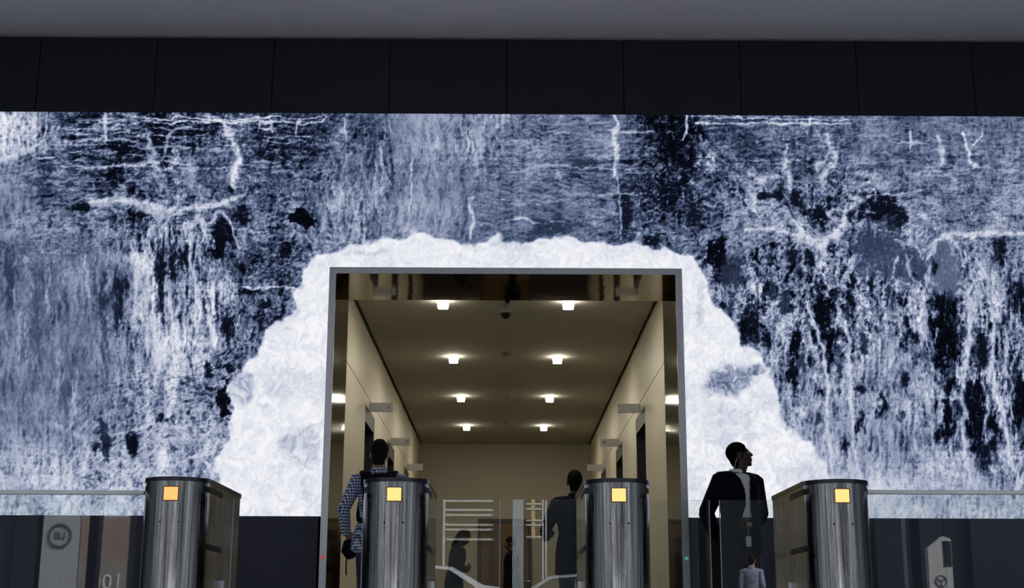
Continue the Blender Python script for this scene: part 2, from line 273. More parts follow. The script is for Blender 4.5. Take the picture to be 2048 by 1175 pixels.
def picture(x, y):
    """value, foam coverage, fine-grain direction (0 horizontal, 1 vertical), grain amount"""
    x = x.astype(np.float32); y = y.astype(np.float32)
    sw = 0; P = [0]*5
    xw0 = x+30*(fbm(x/80, y/80, 3, 3)-.5); yw0 = y+30*(fbm(x/80, y/80, 5, 3)-.5)
    for c in CTRL:
        d2 = ((xw0-c[0])/1.0)**2+((yw0-c[1])*1.35)**2
        w = 1/(d2+600)**1.9; sw = sw+w
        for k in range(5): P[k] = P[k]+w*c[2+k]
    mean, con, wh, wv, wi = [p/sw for p in P]
    # textures
    wx = x+7*(fbm(x/24, y/24, 1, 3)-.5)*2; wy = y+7*(fbm(x/24, y/24, 2, 3)-.5)*2
    Hn = .7*ridge(wx/46, wy/9, 4, 4, .7)+.35*fbm(x/70, y/13, 6, 4, .65)
    wx2 = x+9*(fbm(x/30, y/60, 8, 3)-.5)*2
    Vn = .6*ridge(wx2/12, wy/56, 9, 4, .7)+.4*fbm(wx2/16, wy/80, 2, 4, .65)
    xn = x+16*(fbm(x/20, y/20, 11, 3)-.5)*2; yn = y+16*(fbm(x/20, y/20, 12, 3)-.5)*2
    iv = 1+.7*np.clip(wv-wh, 0, 1)
    In = .65*ridge(xn/20, yn/(20*iv), 5, 4, .66)+.35*fbm(xn/20, yn/(20*iv), 13, 4, .65)
    Fn = ridge((x+wx)/24, (y+wy)/24, 7, 3, .75)
    def nz(a): return (a-a.mean())/(a.std()+1e-6)
    Hn, Vn, In, Fn = nz(Hn), nz(Vn), nz(In), nz(Fn)
    T = (wh*Hn+wv*Vn+wi*In+.45*Fn)/np.sqrt(wh**2+wv**2+wi**2+.2)
    hi = np.clip(1.15-1.3*(mean-.25), .55, 1.2)
    T = np.where(T > 0, T*hi, T*(1.9-hi))
    big = nz(fbm(x/75, y/90, 14, 3))
    v = mean+.02+con*(.27*T)+.045*big*np.minimum(con/.4, 1.3)
    # ragged coordinates for the drawn features
    rx = x+10*(fbm(x/14, y/22, 10, 3)-.5)*2; ry = y+10*(fbm(x/14, y/22, 15, 3)-.5)*2
    for (cx, cy, ex, ey, val, so) in DARK:
        m = (np.abs(x-cx) < ex*2.4) & (np.abs(y-cy) < ey*2.4)
        if not m.any(): continue
        q = np.hypot((rx[m]-cx)/ex, (ry[m]-cy)/ey)+.75*(fbm(x[m]/(ex*.9+4), y[m]/(ey*.7+6), 4, 3, .6)-.5)*2-.12*np.clip(T[m], -1.5, 2)*(-1)
        k = 1-sm(1-so*.75, 1+so*.8, q)
        fl = np.clip((T[m]-.9)*.5, 0, .8)   # bright spray crossing the hollow
        v[m] = v[m]*(1-k)+(val+fl*.5*(so > .35))*k
    sx_ = x+9*(fbm(x/34, y/46, 10, 2)-.5)*2+3*(fbm(x/9, y/14, 3, 2)-.5)*2; sy_ = y+6*(fbm(x/46, y/34, 15, 2)-.5)*2+3*(fbm(x/14, y/9, 5, 2)-.5)*2
    wv_ = .55+.9*fbm(x/22, y/30, 6, 2)
    for (pts, w, val, so) in STR:
        xs = [p[0] for p in pts]; ys = [p[1] for p in pts]
        m = (x > min(xs)-w*3) & (x < max(xs)+w*3) & (y > min(ys)-w*3) & (y < max(ys)+w*3)
        if not m.any(): continue
        d, t = segdist(sx_[m], sy_[m], pts)
        tap = .45+.55*np.sin(np.pi*np.clip(t*.9+.08, 0, 1))
        k = (1-sm(.15, 1.5, d/(w*tap*wv_[m])))*np.clip(1.05-(.12+.42*so)*np.clip(.6-.6*T[m], 0, 1.3), 0, 1)
        v[m] = np.maximum(v[m], v[m]*(1-k)+val*k)
    v = .48+(v-.48)*1.08
    rt = sm(1380, 1480, x)*sm(420, 520, y)
    v = v+rt*(.56-v)*.22*(v > .12)
    lf = (1-sm(180, 300, x))*sm(420, 500, y)*(1-sm(860, 940, y))
    v = v+lf*(.47-v)*.38
    # foam bank around the doorway
    fx = x+15*(fbm(x/42, y/42, 7, 4, .45)-.5)*2; fy = y+15*(fbm(x/42, y/42, 9, 4, .45)-.5)*2
    ins = inside(fx, fy, FOAM_POLY)
    d, _ = segdist(fx, fy, FOAM_POLY)
    sd = np.where(ins, d, -d)
    f = sm(-3, 5, sd)*(1-.16*(1-sm(2, 24, sd))*np.clip(nz(fbm(x/35, y/35, 1, 2))+.3, 0, 1.6))
    f = np.maximum(f, .0)
    gx = x+26*(fbm(x/40, y/40, 4, 3)-.5)*2; gy = y+26*(fbm(x/40, y/40, 6, 3)-.5)*2
    foamv = .955-.030*np.clip(nz(ridge(gx/26, gy/34, 3, 4, .75)), -1.2, 2.6)-.022*np.clip(nz(fbm(gx/15, gy/22, 6, 4, .7)), -1.5, 2.5)-.03*np.clip(nz(fbm(x/90, y/90, 2, 3)), 0, 2)
    # greyer swirl right of the doorway and shaded places in the bank
    for (cx, cy, ex, ey, dv) in [(1462,756,58,36,.34),(1430,772,34,28,.12),(1512,738,22,16,.30),(600,895,48,50,.16),(490,775,24,40,.22),(1455,850,70,60,.08),(1600,950,60,30,.08),(560,760,60,40,.07),(735,505,60,8,.1),(1395,610,14,50,.1)]:
        q = np.hypot((fx-cx)/ex, (fy-cy)/ey)
        foamv = foamv-dv*(1-sm(.5, 1.1, q))*(.9+.3*np.clip(nz(ridge(gx/24, gy/24, 8, 3)), -1.4, 1.4))
    v = v*(1-f)+foamv*f
    # mist at the foot
    mist = sm(900, 1035, y)*.30*(1-f)
    v = v+(0.82-v)*mist
    return np.clip(v, 0, 1), f, np.clip((wv-wh)*.5+.5, 0, 1), con*(1-f*.75), big
def hx(r, g, b):
    c = np.array([r, g, b])/255.; return np.where(c < .04045, c/12.92, ((c+.055)/1.055)**2.4)
RAMP = [(0, (5,7,13)), (.15, (19,24,40)), (.32, (54,66,94)), (.5, (104,117,147)), (.68, (160,169,193)), (.84, (209,213,226)), (1, (245,245,250))]

# ------------------------------------------------------------------ room shell (X right, Y into the picture, Z up)
YW = 13.5          # face of the video wall
HP, WP, TP = 3.62, 1.726, 1.79      # portal: soffit height, inner and outer half width
HC, ZLED0, ZLED1 = 6.245, 1.182, 5.37
bm = boxm(-13.3, 13.3, -4.2, YW+.9, -.2, 0); floor = tag(obj('floor', bm, M_FLOOR), 'dark grey stone floor of the entrance lobby', 'floor', kind='structure')
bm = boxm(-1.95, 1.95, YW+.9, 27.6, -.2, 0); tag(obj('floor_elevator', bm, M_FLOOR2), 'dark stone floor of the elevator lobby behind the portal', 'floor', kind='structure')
bm = boxm(-13.3, 13.3, -4.6, 14.2, HC, HC+.35); tag(obj('ceiling', bm, M_CEIL), 'smooth grey ceiling above the dark fascia panels', 'ceiling', kind='structure')
for s, nm in ((-1, 'left'), (1, 'right')):
    bm = boxm(min(s*13, s*13.3), max(s*13, s*13.3), -4.2, 14.2, 0, HC)
    tag(obj('wall_'+nm, bm, M_SIDE), 'grey side wall of the lobby on the %s' % nm, 'wall', kind='structure')
# back wall: carcass with the portal opening, dark fascia panels above the screen, dark base panels below it
bm = bmesh.new()
add_box(bm, -13, -TP-.01, YW+.16, YW+.5, 0, HC); add_box(bm, TP+.01, 13, YW+.16, YW+.5, 0, HC); add_box(bm, -TP-.01, TP+.01, YW+.16, YW+.5, HP+.08, HC)
wb_ = tag(obj('wall_back', bm, M_BLACK), 'dark wall around the video screen, with fascia panels above and base panels below', 'wall', kind='structure')
PW = 1.2376
me = new_mesh('panel', boxm(-PW/2+.004, PW/2-.004, 0, .15, 0, HC-.03-ZLED1-.006, bev=.003)); me.materials.append(M_DARK)
for k in range(-10, 10):
    obj('panel', me, parent=wb_, loc=(PW*(k+.5), YW+.0+random.uniform(-.002, .002), ZLED1+.006))
me = new_mesh('base_panel', boxm(-PW/2+.003, PW/2-.003, 0, .15, .1, ZLED0-.006, bev=.003)); me.materials.append(M_BASE)
for s in (-1, 1):
    for k in range(9):
        x = s*(TP+.03+PW*(k+.5))
        if abs(x) < 13: obj('base_panel', me, parent=wb_, loc=(x, YW+.004, 0))
for s in (-1, 1):
    for k in range(5):
        x = s*(6.46+.64+1.28*k)
        if abs(x) < 12.6: obj('side_panel', boxm(x-.636, x+.636, YW, YW+.15, ZLED0, ZLED1, bev=.003), M_DARK, wb_)
bm = bmesh.new()
for s in (-1, 1): add_box(bm, min(s*(TP+.03), s*13), max(s*(TP+.03), s*13), YW+.03, YW+.16, 0, .1)
tag(obj('baseboard_back', bm, M_BLACK), 'black recessed plinth under the base panels of the back wall', 'baseboard', kind='structure')

# ------------------------------------------------------------------ video wall
def led_wall():
    x0, x1, st = -6.45, 6.45, .0109
    nx = int((x1-x0)/st); nz = int((ZLED1-ZLED0)/st)
    gx = np.linspace(x0, x1, nx+1); gz = np.linspace(ZLED0, ZLED1, nz+1)
    X, Z = np.meshgrid(gx, gz)
    h = Z-.15; dep = YW*.9718+h*.2358        # picture units: the frame this film was drawn in
    px = 1010.5+X*2730/dep*1.0
    py = 1250-2730*h/(.9718*dep)+(px-1010)*.0031
    v, f, dr, gr, big = picture(px, py)
    nv = (nx+1)*(nz+1)
    co = np.zeros((nv, 3), np.float32); co[:, 0] = X.ravel(); co[:, 1] = YW; co[:, 2] = Z.ravel()
    i = np.arange(nx)[None, :]+np.arange(nz)[:, None]*(nx+1)
    q = np.stack([i, i+1, i+nx+2, i+nx+1], -1)
    cx = (gx[:-1]+gx[1:])/2; cz = (gz[:-1]+gz[1:])/2
    keep = ~((np.abs(cx)[None, :] < TP-.005) & (cz[:, None] < HP+.055))
    q = q[keep].reshape(-1, 4)
    used = np.zeros(nv, bool); used[q.ravel()] = True
    remap = np.cumsum(used)-1
    co = co[used]; q = remap[q]
    n = len(q)
    me = bpy.data.meshes.new('video_wall')
    me.vertices.add(len(co)); me.vertices.foreach_set('co', co.ravel())
    me.loops.add(n*4); me.loops.foreach_set('vertex_index', q.ravel().astype(np.int32))
    me.polygons.add(n); me.polygons.foreach_set('loop_start', np.arange(0, n*4, 4, dtype=np.int32))
    me.update(calc_edges=True)
    for nm, a in (('film_value', v), ('film_dir', dr), ('film_grain', gr), ('film_foam', f)):
        at = me.attributes.new(nm, 'FLOAT', 'POINT'); at.data.foreach_set('value', a.ravel()[used].astype(np.float32))
    m = bpy.data.materials.new('waterfall_film'); m.use_nodes = True; nt = m.node_tree; L = nt.links.new; nt.nodes.clear()
    N = nt.nodes.new
    def attr(nm):
        a = N('ShaderNodeAttribute'); a.attribute_type = 'GEOMETRY'; a.attribute_name = nm; return a.outputs['Fac']
    def math_(op, a, b):
        k = N('ShaderNodeMath'); k.operation = op
        for s, w in ((0, a), (1, b)):
            if isinstance(w, (int, float)): k.inputs[s].default_value = w
            else: L(w, k.inputs[s])
        return k.outputs[0]
    tc = N('ShaderNodeTexCoord')
    def noise(sx, sz, sc):
        mp = N('ShaderNodeMapping'); mp.inputs['Scale'].default_value = (sx, 1, sz); nz_ = N('ShaderNodeTexNoise'); nz_.inputs['Scale'].default_value = sc; nz_.inputs['Detail'].default_value = 3
        L(tc.outputs['Object'], mp.inputs[0]); L(mp.outputs[0], nz_.inputs['Vector']); return math_('SUBTRACT', nz_.outputs[0], .5)
    nh, nv_ = noise(.35, 1, 55), noise(1, .35, 55)
    d = attr('film_dir')
    mixn = math_('ADD', math_('MULTIPLY', nv_, d), math_('MULTIPLY', nh, math_('SUBTRACT', 1.0, d)))
    val = math_('ADD', attr('film_value'), math_('MULTIPLY', mixn, math_('MULTIPLY', attr('film_grain'), .55)))
    rp = N('ShaderNodeValToRGB'); cr = rp.color_ramp
    while len(cr.elements) < len(RAMP): cr.elements.new(.5)
    for e, (p, c) in zip(cr.elements, RAMP): e.position = p; e.color = lin(*c)
    em = N('ShaderNodeEmission'); em.inputs['Strength'].default_value = 1.0; out = N('ShaderNodeOutputMaterial')
    L(val, rp.inputs[0]); L(rp.outputs[0], em.inputs[0]); L(em.outputs[0], out.inputs[0])
    m.cycles.emission_sampling = 'NONE'
    me.materials.append(m)
    return me
vw = obj('video_wall', led_wall())
tag(vw, 'giant video screen of a foaming waterfall wrapping around the portal', 'video screen')
bm = bmesh.new()
add_box(bm, -6.45, -TP-.01, YW+.012, YW+.14, ZLED0, ZLED1); add_box(bm, TP+.01, 6.45, YW+.012, YW+.14, ZLED0, ZLED1); add_box(bm, -TP-.01, TP+.01, YW+.012, YW+.14, HP+.065, ZLED1)
obj('cabinet', bm, M_RUB, vw)

# ------------------------------------------------------------------ portal
pt = thing('portal', 'mirrored metal portal framing the way into the elevator lobby', 'portal', (0, YW, 0))
for s in (-1, 1):
    obj('jamb', boxm(min(s*WP, s*(TP-.012)), max(s*WP, s*(TP-.012)), -.06, 1.10, 0, HP), M_MIRROR, pt)
    t = obj('edge_trim', boxm(min(s*(WP-.004), s*TP), max(s*(WP-.004), s*TP), -.075, -.06, 0, HP+.062), M_TRIM, pt)
    t2 = obj('return_trim', boxm(min(s*(TP-.012), s*TP), max(s*(TP-.012), s*TP), -.06, .02, 0, HP+.062), mat('dark_return', (.03, .03, .035), .4, .6), pt)
obj('soffit', boxm(-TP+.012, TP-.012, -.06, 1.10, HP, HP+.05), M_MIRROR, pt)
obj('head_trim', boxm(-WP+.004, WP-.004, -.0752, -.0602, HP-.003, HP+.062), M_TRIM, pt)

for s, nm, col in ((-1, 'red', (1, .06, .03, 1)), (1, 'green', (.05, .8, .35, 1))):  # glowing chips stand in for turnstile lights reflected in the metal
    o = obj('status_glint', boxm(min(s*1.742, s*1.775), max(s*1.742, s*1.775), -.082, -.0745, .77, .80, bev=.003), mat(nm+'_trim_glint', (.1, .1, .1), .3, emit=col, strength=.45), pt); o['label'] = 'small added %s glint, standing for a mirrored turnstile light' % nm

# ------------------------------------------------------------------ elevator lobby
Y0, Y1, EC = YW+1.10, 27.63, 3.72
DO = [16.72, 20.05, 23.4]; DW, DH, JZ = 1.2, 2.795, 2.935
for s, nm in ((-1, 'left'), (1, 'right')):
    def bx(y0, y1, z0, z1, x0=WP, x1=WP+.22): return boxm(min(s*x0, s*x1), max(s*x0, s*x1), y0, y1, z0, z1)
    w = tag(obj('wall_elevator_'+nm, bx(Y0-.0, Y1+.3, 0, 3.85, WP+.5, WP+.6), M_BLACK), 'cream wall of the elevator lobby on the %s, with three lift doors' % nm, 'wall', kind='structure')
    ys = [Y0]+[v for d in DO for v in (d, d+DW)]+[Y1]
    for i in range(0, len(ys), 2):
        obj('wall_panel', bx(ys[i], ys[i+1], 0, JZ-.006), M_CREAM, w)
    for d in DO:
        obj('header_panel', bx(d, d+DW, DH, JZ-.006), M_CREAM, w)
    yb = [Y0, 18.985, 22.32, Y1]
    for a, b in zip(yb, yb[1:]):
        obj('upper_panel', bx(a, b, JZ+.006, 3.85), M_CREAM, w)
    obj('joint_strip', bx(Y0, Y1, JZ-.006, JZ+.006, WP+.01, WP+.05), M_DOORFR, w)
    for k, d in enumerate(DO):
        pos = ('nearest the portal', 'in the middle', 'nearest the end wall')[k]
        dr = thing('door_%d' % (k+1+(3 if s > 0 else 0)), 'metal lift door on the %s wall, the one %s' % (nm, pos), 'elevator door', (s*WP, d+DW/2, 0), kind='structure')
        def lb(x0, x1, y0, y1, z0, z1): return boxm(min(s*x0, s*x1), max(s*x0, s*x1), y0, y1, z0, z1)
        for q in (-1, 1):
            obj('door_panel', lb(.16, .19, min(q*.006, q*.6), max(q*.006, q*.6), .01, 2.6), M_DOOR, dr)
            obj('frame_side', lb(.004, .22, min(q*.575, q*.6), max(q*.575, q*.6), 0, DH), M_DOORFR, dr)
        obj('frame_head', lb(.004, .22, -.575, .575, 2.6, DH), M_DOORFR, dr)
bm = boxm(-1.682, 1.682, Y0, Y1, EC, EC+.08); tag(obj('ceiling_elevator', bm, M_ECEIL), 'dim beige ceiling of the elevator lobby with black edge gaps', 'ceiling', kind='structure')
bm = boxm(-WP-.6, WP+.6, Y0-.55, Y1+.3, 3.85, 3.96); tag(obj('cap_slab_1', bm, M_BLACK), 'black slab closing the void above the elevator lobby ceiling', 'trim', kind='structure')  # cap slab added to keep daylight from leaking through the edge gaps
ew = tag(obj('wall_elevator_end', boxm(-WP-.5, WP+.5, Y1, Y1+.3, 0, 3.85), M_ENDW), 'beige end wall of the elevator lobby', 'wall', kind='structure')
for s in (-1, 1):
    tag(obj('baseboard_end_'+('left' if s < 0 else 'right'), boxm(*sorted((s*.545, s*WP)), Y1-.02, Y1, 0, .5), M_DOORFR), 'dark bronze base strip of the end wall, %s of the wooden door' % ('left' if s < 0 else 'right'), 'baseboard', kind='structure')
bd = thing('door_7', 'brown wooden door in the beige end wall of the elevator lobby', 'door', (0.0, Y1, 0), kind='structure')
obj('door_leaf', boxm(-.47, .47, -.03, 0, .01, 2.14, bev=.004), M_WOOD, bd); 
bm = bmesh.new(); add_box(bm, -.54, -.475, -.045, 0, 0, 2.22); add_box(bm, .475, .54, -.045, 0, 0, 2.22); add_box(bm, -.475, .475, -.045, 0, 2.15, 2.22)
obj('door_frame', bm, mat('dark_wood', (.05, .032, .016), .5, var=.2), bd)
bm = bmesh.new(); add_cyl(bm, (.4, -.075, 1.0), .011, .12, 'X', 10); add_cyl(bm, (.41, -.075, 1.0), .011, .05, 'Y', 10); obj('door_handle', bm, M_TRIM, bd)

# downlights: tapered glowing glass blocks hanging just below the ceiling
LY = [15.04, 18.34, 21.64, 24.94]
def lamp_bm():
    bm = bmesh.new(); vs = []
    for (r, z) in ((.067, 0), (.057, -.082)):
        vs.append([bm.verts.new((x*r, y*r, z)) for x, y in ((-1, -1), (1, -1), (1, 1), (-1, 1))])
    for i in range(4):
        j = (i+1) % 4; bm.faces.new((vs[0][i], vs[1][i], vs[1][j], vs[0][j]))
    bm.faces.new(vs[1][::-1]); bm.faces.new(vs[0])
    fix(bm); bmesh.ops.bevel(bm, geom=bm.edges[:], offset=.004, segments=1, affect='EDGES'); return bm
lamp_me = new_mesh('glass_block', lamp_bm()); lamp_me.materials.append(M_LAMP); lamp_me.materials.append(M_LENS)
for p in lamp_me.polygons: p.material_index = 1 if p.normal.z < -.9 else 0
plate_me = new_mesh('plate', boxm(-.072, .072, -.072, .072, -.004, 0)); plate_me.materials.append(M_ECEIL)
ORD = ('first', 'second', 'third', 'fourth')
for k, y in enumerate(LY):
    for s, nm in ((-1, 'left'), (1, 'right')):
        t = thing('ceiling_light', 'glowing square ceiling light, %s from the portal in the %s row' % (ORD[k], nm), 'ceiling light', (s*.71, y, EC), 'square ceiling lights in the elevator lobby')
        obj('glass_block', lamp_me, parent=t, loc=(0, 0, -.004)); obj('plate', plate_me, parent=t)
# dome camera, sprinklers and detectors along the ceiling axis
t = thing('dome_camera', 'black dome security camera on a pale disc between the first lights', 'camera', (0, 15.62, EC))
bm = bmesh.new(); add_lathe(bm, [(.098, 0), (.098, -.006), (.09, -.016), (.05, -.018)]); fix(bm); obj('base_plate', bm, mat('dome_plate', (.24, .22, .19), .6), t)
bm = bmesh.new(); add_lathe(bm, [(.052, -.016), (.056, -.03), (.05, -.052), (.034, -.07), (.012, -.079), (.002, -.08)]); fix(bm); obj('dome', bm, M_BLKGL, t, True)
t = thing('ceiling_sensor', 'small black sensor on the ceiling right behind the portal head', 'sensor', (.02, 14.98, EC))
bm = bmesh.new(); add_lathe(bm, [(.03, 0), (.032, -.012), (.026, -.03), (.012, -.042), (.002, -.044)]); fix(bm); obj('sensor_cap', bm, M_BLKGL, t, True)
bm = bmesh.new(); add_lathe(bm, [(.045, 0), (.045, -.004), (.03, -.006)]); fix(bm); obj('sensor_plate', bm, mat('dome_plate', (.24, .22, .19), .6), t)
for k, (y, r) in enumerate(((15.2, .055), (18.1, .075), (19.6, .03), (21.5, .035), (24.6, .035))):
    t = thing('sprinkler', 'flush sprinkler plate on the ceiling axis, %s from the portal' % (ORD+('fifth',))[k], 'sprinkler', (0, y, EC), 'sprinkler plates in the elevator lobby ceiling')
    bm = bmesh.new(); add_lathe(bm, [(r, 0), (r, -.006), (r*.8, -.01), (r*.3, -.012), (r*.25, -.03), (r*.5, -.032), (r*.5, -.035)], n=16); fix(bm); obj('cover_plate', bm, mat('sprinkler_plate', (.2, .18, .14), .6), t)
# flag signs over the lift doors
def text_mesh(body, size, depth=.002):
    cu = bpy.data.curves.new('lettering', 'FONT'); cu.body = body; cu.size = size; cu.extrude = depth; cu.align_x = 'CENTER'; cu.align_y = 'CENTER'; cu.resolution_u = 2
    o = bpy.data.objects.new('tmp', cu); COL.objects.link(o); bpy.context.view_layer.update()
    me = bpy.data.meshes.new_from_object(o.evaluated_get(bpy.context.evaluated_depsgraph_get())); bpy.data.objects.remove(o); bpy.data.curves.remove(cu); return me
for s, nm in ((-1, 'left'), (1, 'right')):
    for k, (y, zc) in enumerate(((17.3, 2.852), (20.6, 2.842), (23.9, 2.832))):
        pos = ('nearest the portal', 'in the middle', 'nearest the end wall')[k]
        t = thing('flag_sign', 'pale flag sign jutting from the %s wall over the lift door %s' % (nm, pos), 'sign', (s*(WP-.002), y, zc), 'flag signs over the lift doors')
        obj('sign_plate', boxm(min(-s*.012, -s*.29), max(-s*.012, -s*.29), -.012, .012, -.058, .058, bev=.002), M_SIGN, t)
        obj('bracket', boxm(min(0, -s*.014), max(0, -s*.014), -.02, .02, -.05, .05), M_TRIM, t)
        if (s, k) in ((-1, 0), (-1, 1), (1, 1)):
            me = text_mesh('38' if k else '3', .062); me.materials.append(M_INK)
            o = obj('lettering', me, parent=t, loc=(-s*.235, -.013, .0)); o.rotation_euler = (PI/2, 0, 0)

# ------------------------------------------------------------------ turnstiles
RW, LT, HT = .195, 1.30, .975       # half width, length, body height
def outline(off=0, n=14):
    """stadium outline, from front centre going to +x; list of (x, y) with front tip at y=0"""
    r = RW+off; pts = []
    for i in range(n+1):
        a = -PI/2+PI/2*i/n; pts.append((r*math.cos(a), RW+r*math.sin(a)))
    for i in range(n+1):
        a = PI/2*i/n; pts.append((r*math.cos(a), LT-RW+r*math.sin(a)))
    right = pts
    left = [(-x, y) for x, y in reversed(pts[1:-1])]
    return right+left
def add_prism(bm, pts, z0, z1):
    A = [bm.verts.new((x, y, z0)) for x, y in pts]; B = [bm.verts.new((x, y, z1)) for x, y in pts]
    n = len(pts)
    for i in range(n):
        j = (i+1) % n; bm.faces.new((A[i], A[j], B[j], B[i]))
    bm.faces.new(A[::-1]); bm.faces.new(B)
def wrap(s0, s1, z0, z1, off, th, side=1, n=10):
    """thin curved patch following the outline between arc lengths s0..s1 from the front centre"""
    def at(s, o):
        q = RW*PI/2
        if abs(s) <= q:
            a = s/RW; return (side*(RW+o)*math.sin(a), RW-(RW+o)*math.cos(a))
        return (side*(RW+o), RW+(abs(s)-q))
    bm = bmesh.new(); rings = []
    for i in range(n+1):
        s = s0+(s1-s0)*i/n
        a, b = at(s, off), at(s, off+th)
        rings.append([bm.verts.new((a[0], a[1], z0)), bm.verts.new((b[0], b[1], z0)), bm.verts.new((b[0], b[1], z1)), bm.verts.new((a[0], a[1], z1))])
    for p, q in zip(rings, rings[1:]):
        for i in range(4):
            j = (i+1) % 4; bm.faces.new((p[i], p[j], q[j], q[i]))
    bm.faces.new(rings[0]); bm.faces.new(rings[-1][::-1])
    return fix(bm)
def smooth_sides(me, m):
    bm = bmesh.new(); bm.from_mesh(me)
    for f in bm.faces: f.smooth = abs(f.normal.z) < .5
    for e in bm.edges: e.smooth = e.calc_face_angle(0) < .6
    bm.to_mesh(me); bm.free(); me.materials.append(m); return me
def body_mesh():
    bm = bmesh.new(); add_prism(bm, outline(n=20), .03, HT)
    fix(bm); me = new_mesh('body', bm)
    return smooth_sides(me, M_STEEL)
BODY = body_mesh()
bm = bmesh.new(); add_prism(bm, outline(.006, 20), HT, HT+.024); LID = smooth_sides(new_mesh('lid', fix(bm)), M_LIDD)
bm = bmesh.new(); add_prism(bm, outline(-.02, 20), 0, .03); PLINTH = smooth_sides(new_mesh('plinth', fix(bm)), M_RUB)
DISP = smooth_sides(new_mesh('display', wrap(-.041, .041, .862, .938, .0005, .002)), M_AMBER)
DISP1 = smooth_sides(new_mesh('display', wrap(-.041, .041, .862, .938, .0005, .002)), mat('orange_display', (.3, .12, .04), .4, emit=(1, .42, .12, 1), strength=1.35))
BEZ = smooth_sides(new_mesh('display_bezel', wrap(-.047, .047, .856, .944, 0, .0008)), mat('amber_bezel', (.12, .055, .02), .3))
STRIPS = {}
for s in (-1, 1):
    for nm, z0, z1, a0, a1 in (('upper', .918, .953, .215, .66), ('lower', .582, .618, .225, .70)):
        STRIPS[s, nm] = smooth_sides(new_mesh('sensor_strip', wrap(a0, a1, z0, z1, 0, .0012, s)), M_BLKGL)
bm = bmesh.new(); add_cyl(bm, (0, 0, 0), .006, .003, 'Y', 10); SCREW = new_mesh('screw', fix(bm)); SCREW.materials.append(M_RUB)
GZ0, GZ1, GY = .14, .929, .65
def pane_mesh(x0, x1):
    bm = boxm(x0, x1, GY-.006, GY+.006, GZ0, GZ1)
    me = new_mesh('gate_pane', bm); me.materials.append(M_GLASS); me.materials.append(M_GEDGE)
    return me
SPEC = [(-1.968, 'first from the left, beside the left glass railing', None, .05),
        (-.653, 'second from the left, in front of the man with the backpack', .05, .425),
        (.673, 'third from the left, in front of the man in the dark coat', .425, .43),
        (1.992, 'fourth from the left, beside the guard and right railing', .43, None)]
for (x, desc, gl, gr) in SPEC:
    t = thing('turnstile', 'steel turnstile, '+desc, 'turnstile', (x, 8.1, 0), 'turnstiles')
    obj('body', BODY, parent=t); obj('lid', LID, parent=t); obj('plinth', PLINTH, parent=t)
    d = obj('display_bezel', BEZ, parent=t); dd = obj('display', DISP if x > -1.5 else DISP1, parent=d)
    if x < -1.5: dd['label'] = 'display glowing more orange than the others'
    for k in STRIPS: obj('sensor_strip', STRIPS[k], parent=t)
    for sx in (-.055, .055):
        obj('screw', SCREW, parent=t, loc=(sx, RW-math.sqrt(RW*RW-sx*sx)-.002, .735))
    for sgn, w in ((-1, gl), (1, gr)):
        if w is None: continue
        a, b = sorted((sgn*(RW-.004), sgn*(RW+w)))
        p = obj('gate_pane', pane_mesh(a, b), parent=t)
        e = obj('polished_edge', boxm(*sorted((sgn*(RW+w), sgn*(RW+w+.004))), GY-.006, GY+.006, GZ0, GZ1), M_GEDGE, p)
        obj('gate_hinge', boxm(*sorted((sgn*(RW-.01), sgn*(RW+.02))), GY-.03, GY+.03, .3, .42, bev=.004), M_TRIM, t)
# glass railings either side of the gates
for s, nm in ((-1, 'left'), (1, 'right')):
    zr = .93 if s < 0 else .95
    t = thing('glass_railing', 'glass railing with a slim grey top rail beside the %s turnstile' % ('first' if s < 0 else 'fourth'), 'railing', (s*2.20, 8.40, 0), 'glass railings')
    x1 = 6.8
    ends = [0.03, 6.8]
    for a, b in zip(ends, ends[1:]):
        obj('glass_pane', boxm(*sorted((s*(a+.004), s*(b-.004))), -.007, .007, .06, zr-.012), M_GLASS, t)
    obj('top_rail', boxm(*sorted((s*.0, s*6.8)), -.02, .02, zr-.012, zr+.013, bev=.005), mat('rail_metal', (.88, .89, .84), .4, 0), t)
    obj('floor_channel', boxm(*sorted((s*.0, s*6.8)), -.03, .03, 0, .07), M_TRIM, t)

# ------------------------------------------------------------------ people
V = Vector
M_SKIN_D = mat('skin_dark', (.055, .027, .017), .5, var=.1, scale=30)
M_SKIN_L = mat('skin_light', (.42, .24, .17), .5, var=.08, scale=30)
M_HAIR = mat('dark_hair', (.006, .0045, .004), .9, spec=.1, var=.3, scale=80, stretch=(1, 1, .2))
M_HAIRB = mat('brown_hair', (.013, .007, .006), .85, spec=.15, var=.3, scale=80, stretch=(1, 1, .2))
M_SUIT = mat('navy_suit', (.0042, .0045, .011), .8, spec=.08, var=.15, scale=40)
M_SUIT2 = mat('black_coat', (.005, .005, .007), .85, spec=.08, var=.15, scale=40)
M_TROU = mat('dark_trousers', (.008, .0075, .008), .85, spec=.08, var=.15, scale=40)
M_CHINO = mat('plum_trousers', (.045, .038, .06), .8, var=.15, scale=40)
M_SHIRT = mat('white_shirt', (.84, .85, .85), .7, var=.03, scale=12)
M_SHOE = mat('black_shoe', (.01, .01, .01), .35)
M_PACK = mat('backpack_cloth', (.006, .007, .015), .85, spec=.1, var=.2, scale=60)
M_EYE = mat('eye_white', (.7, .68, .65), .3)
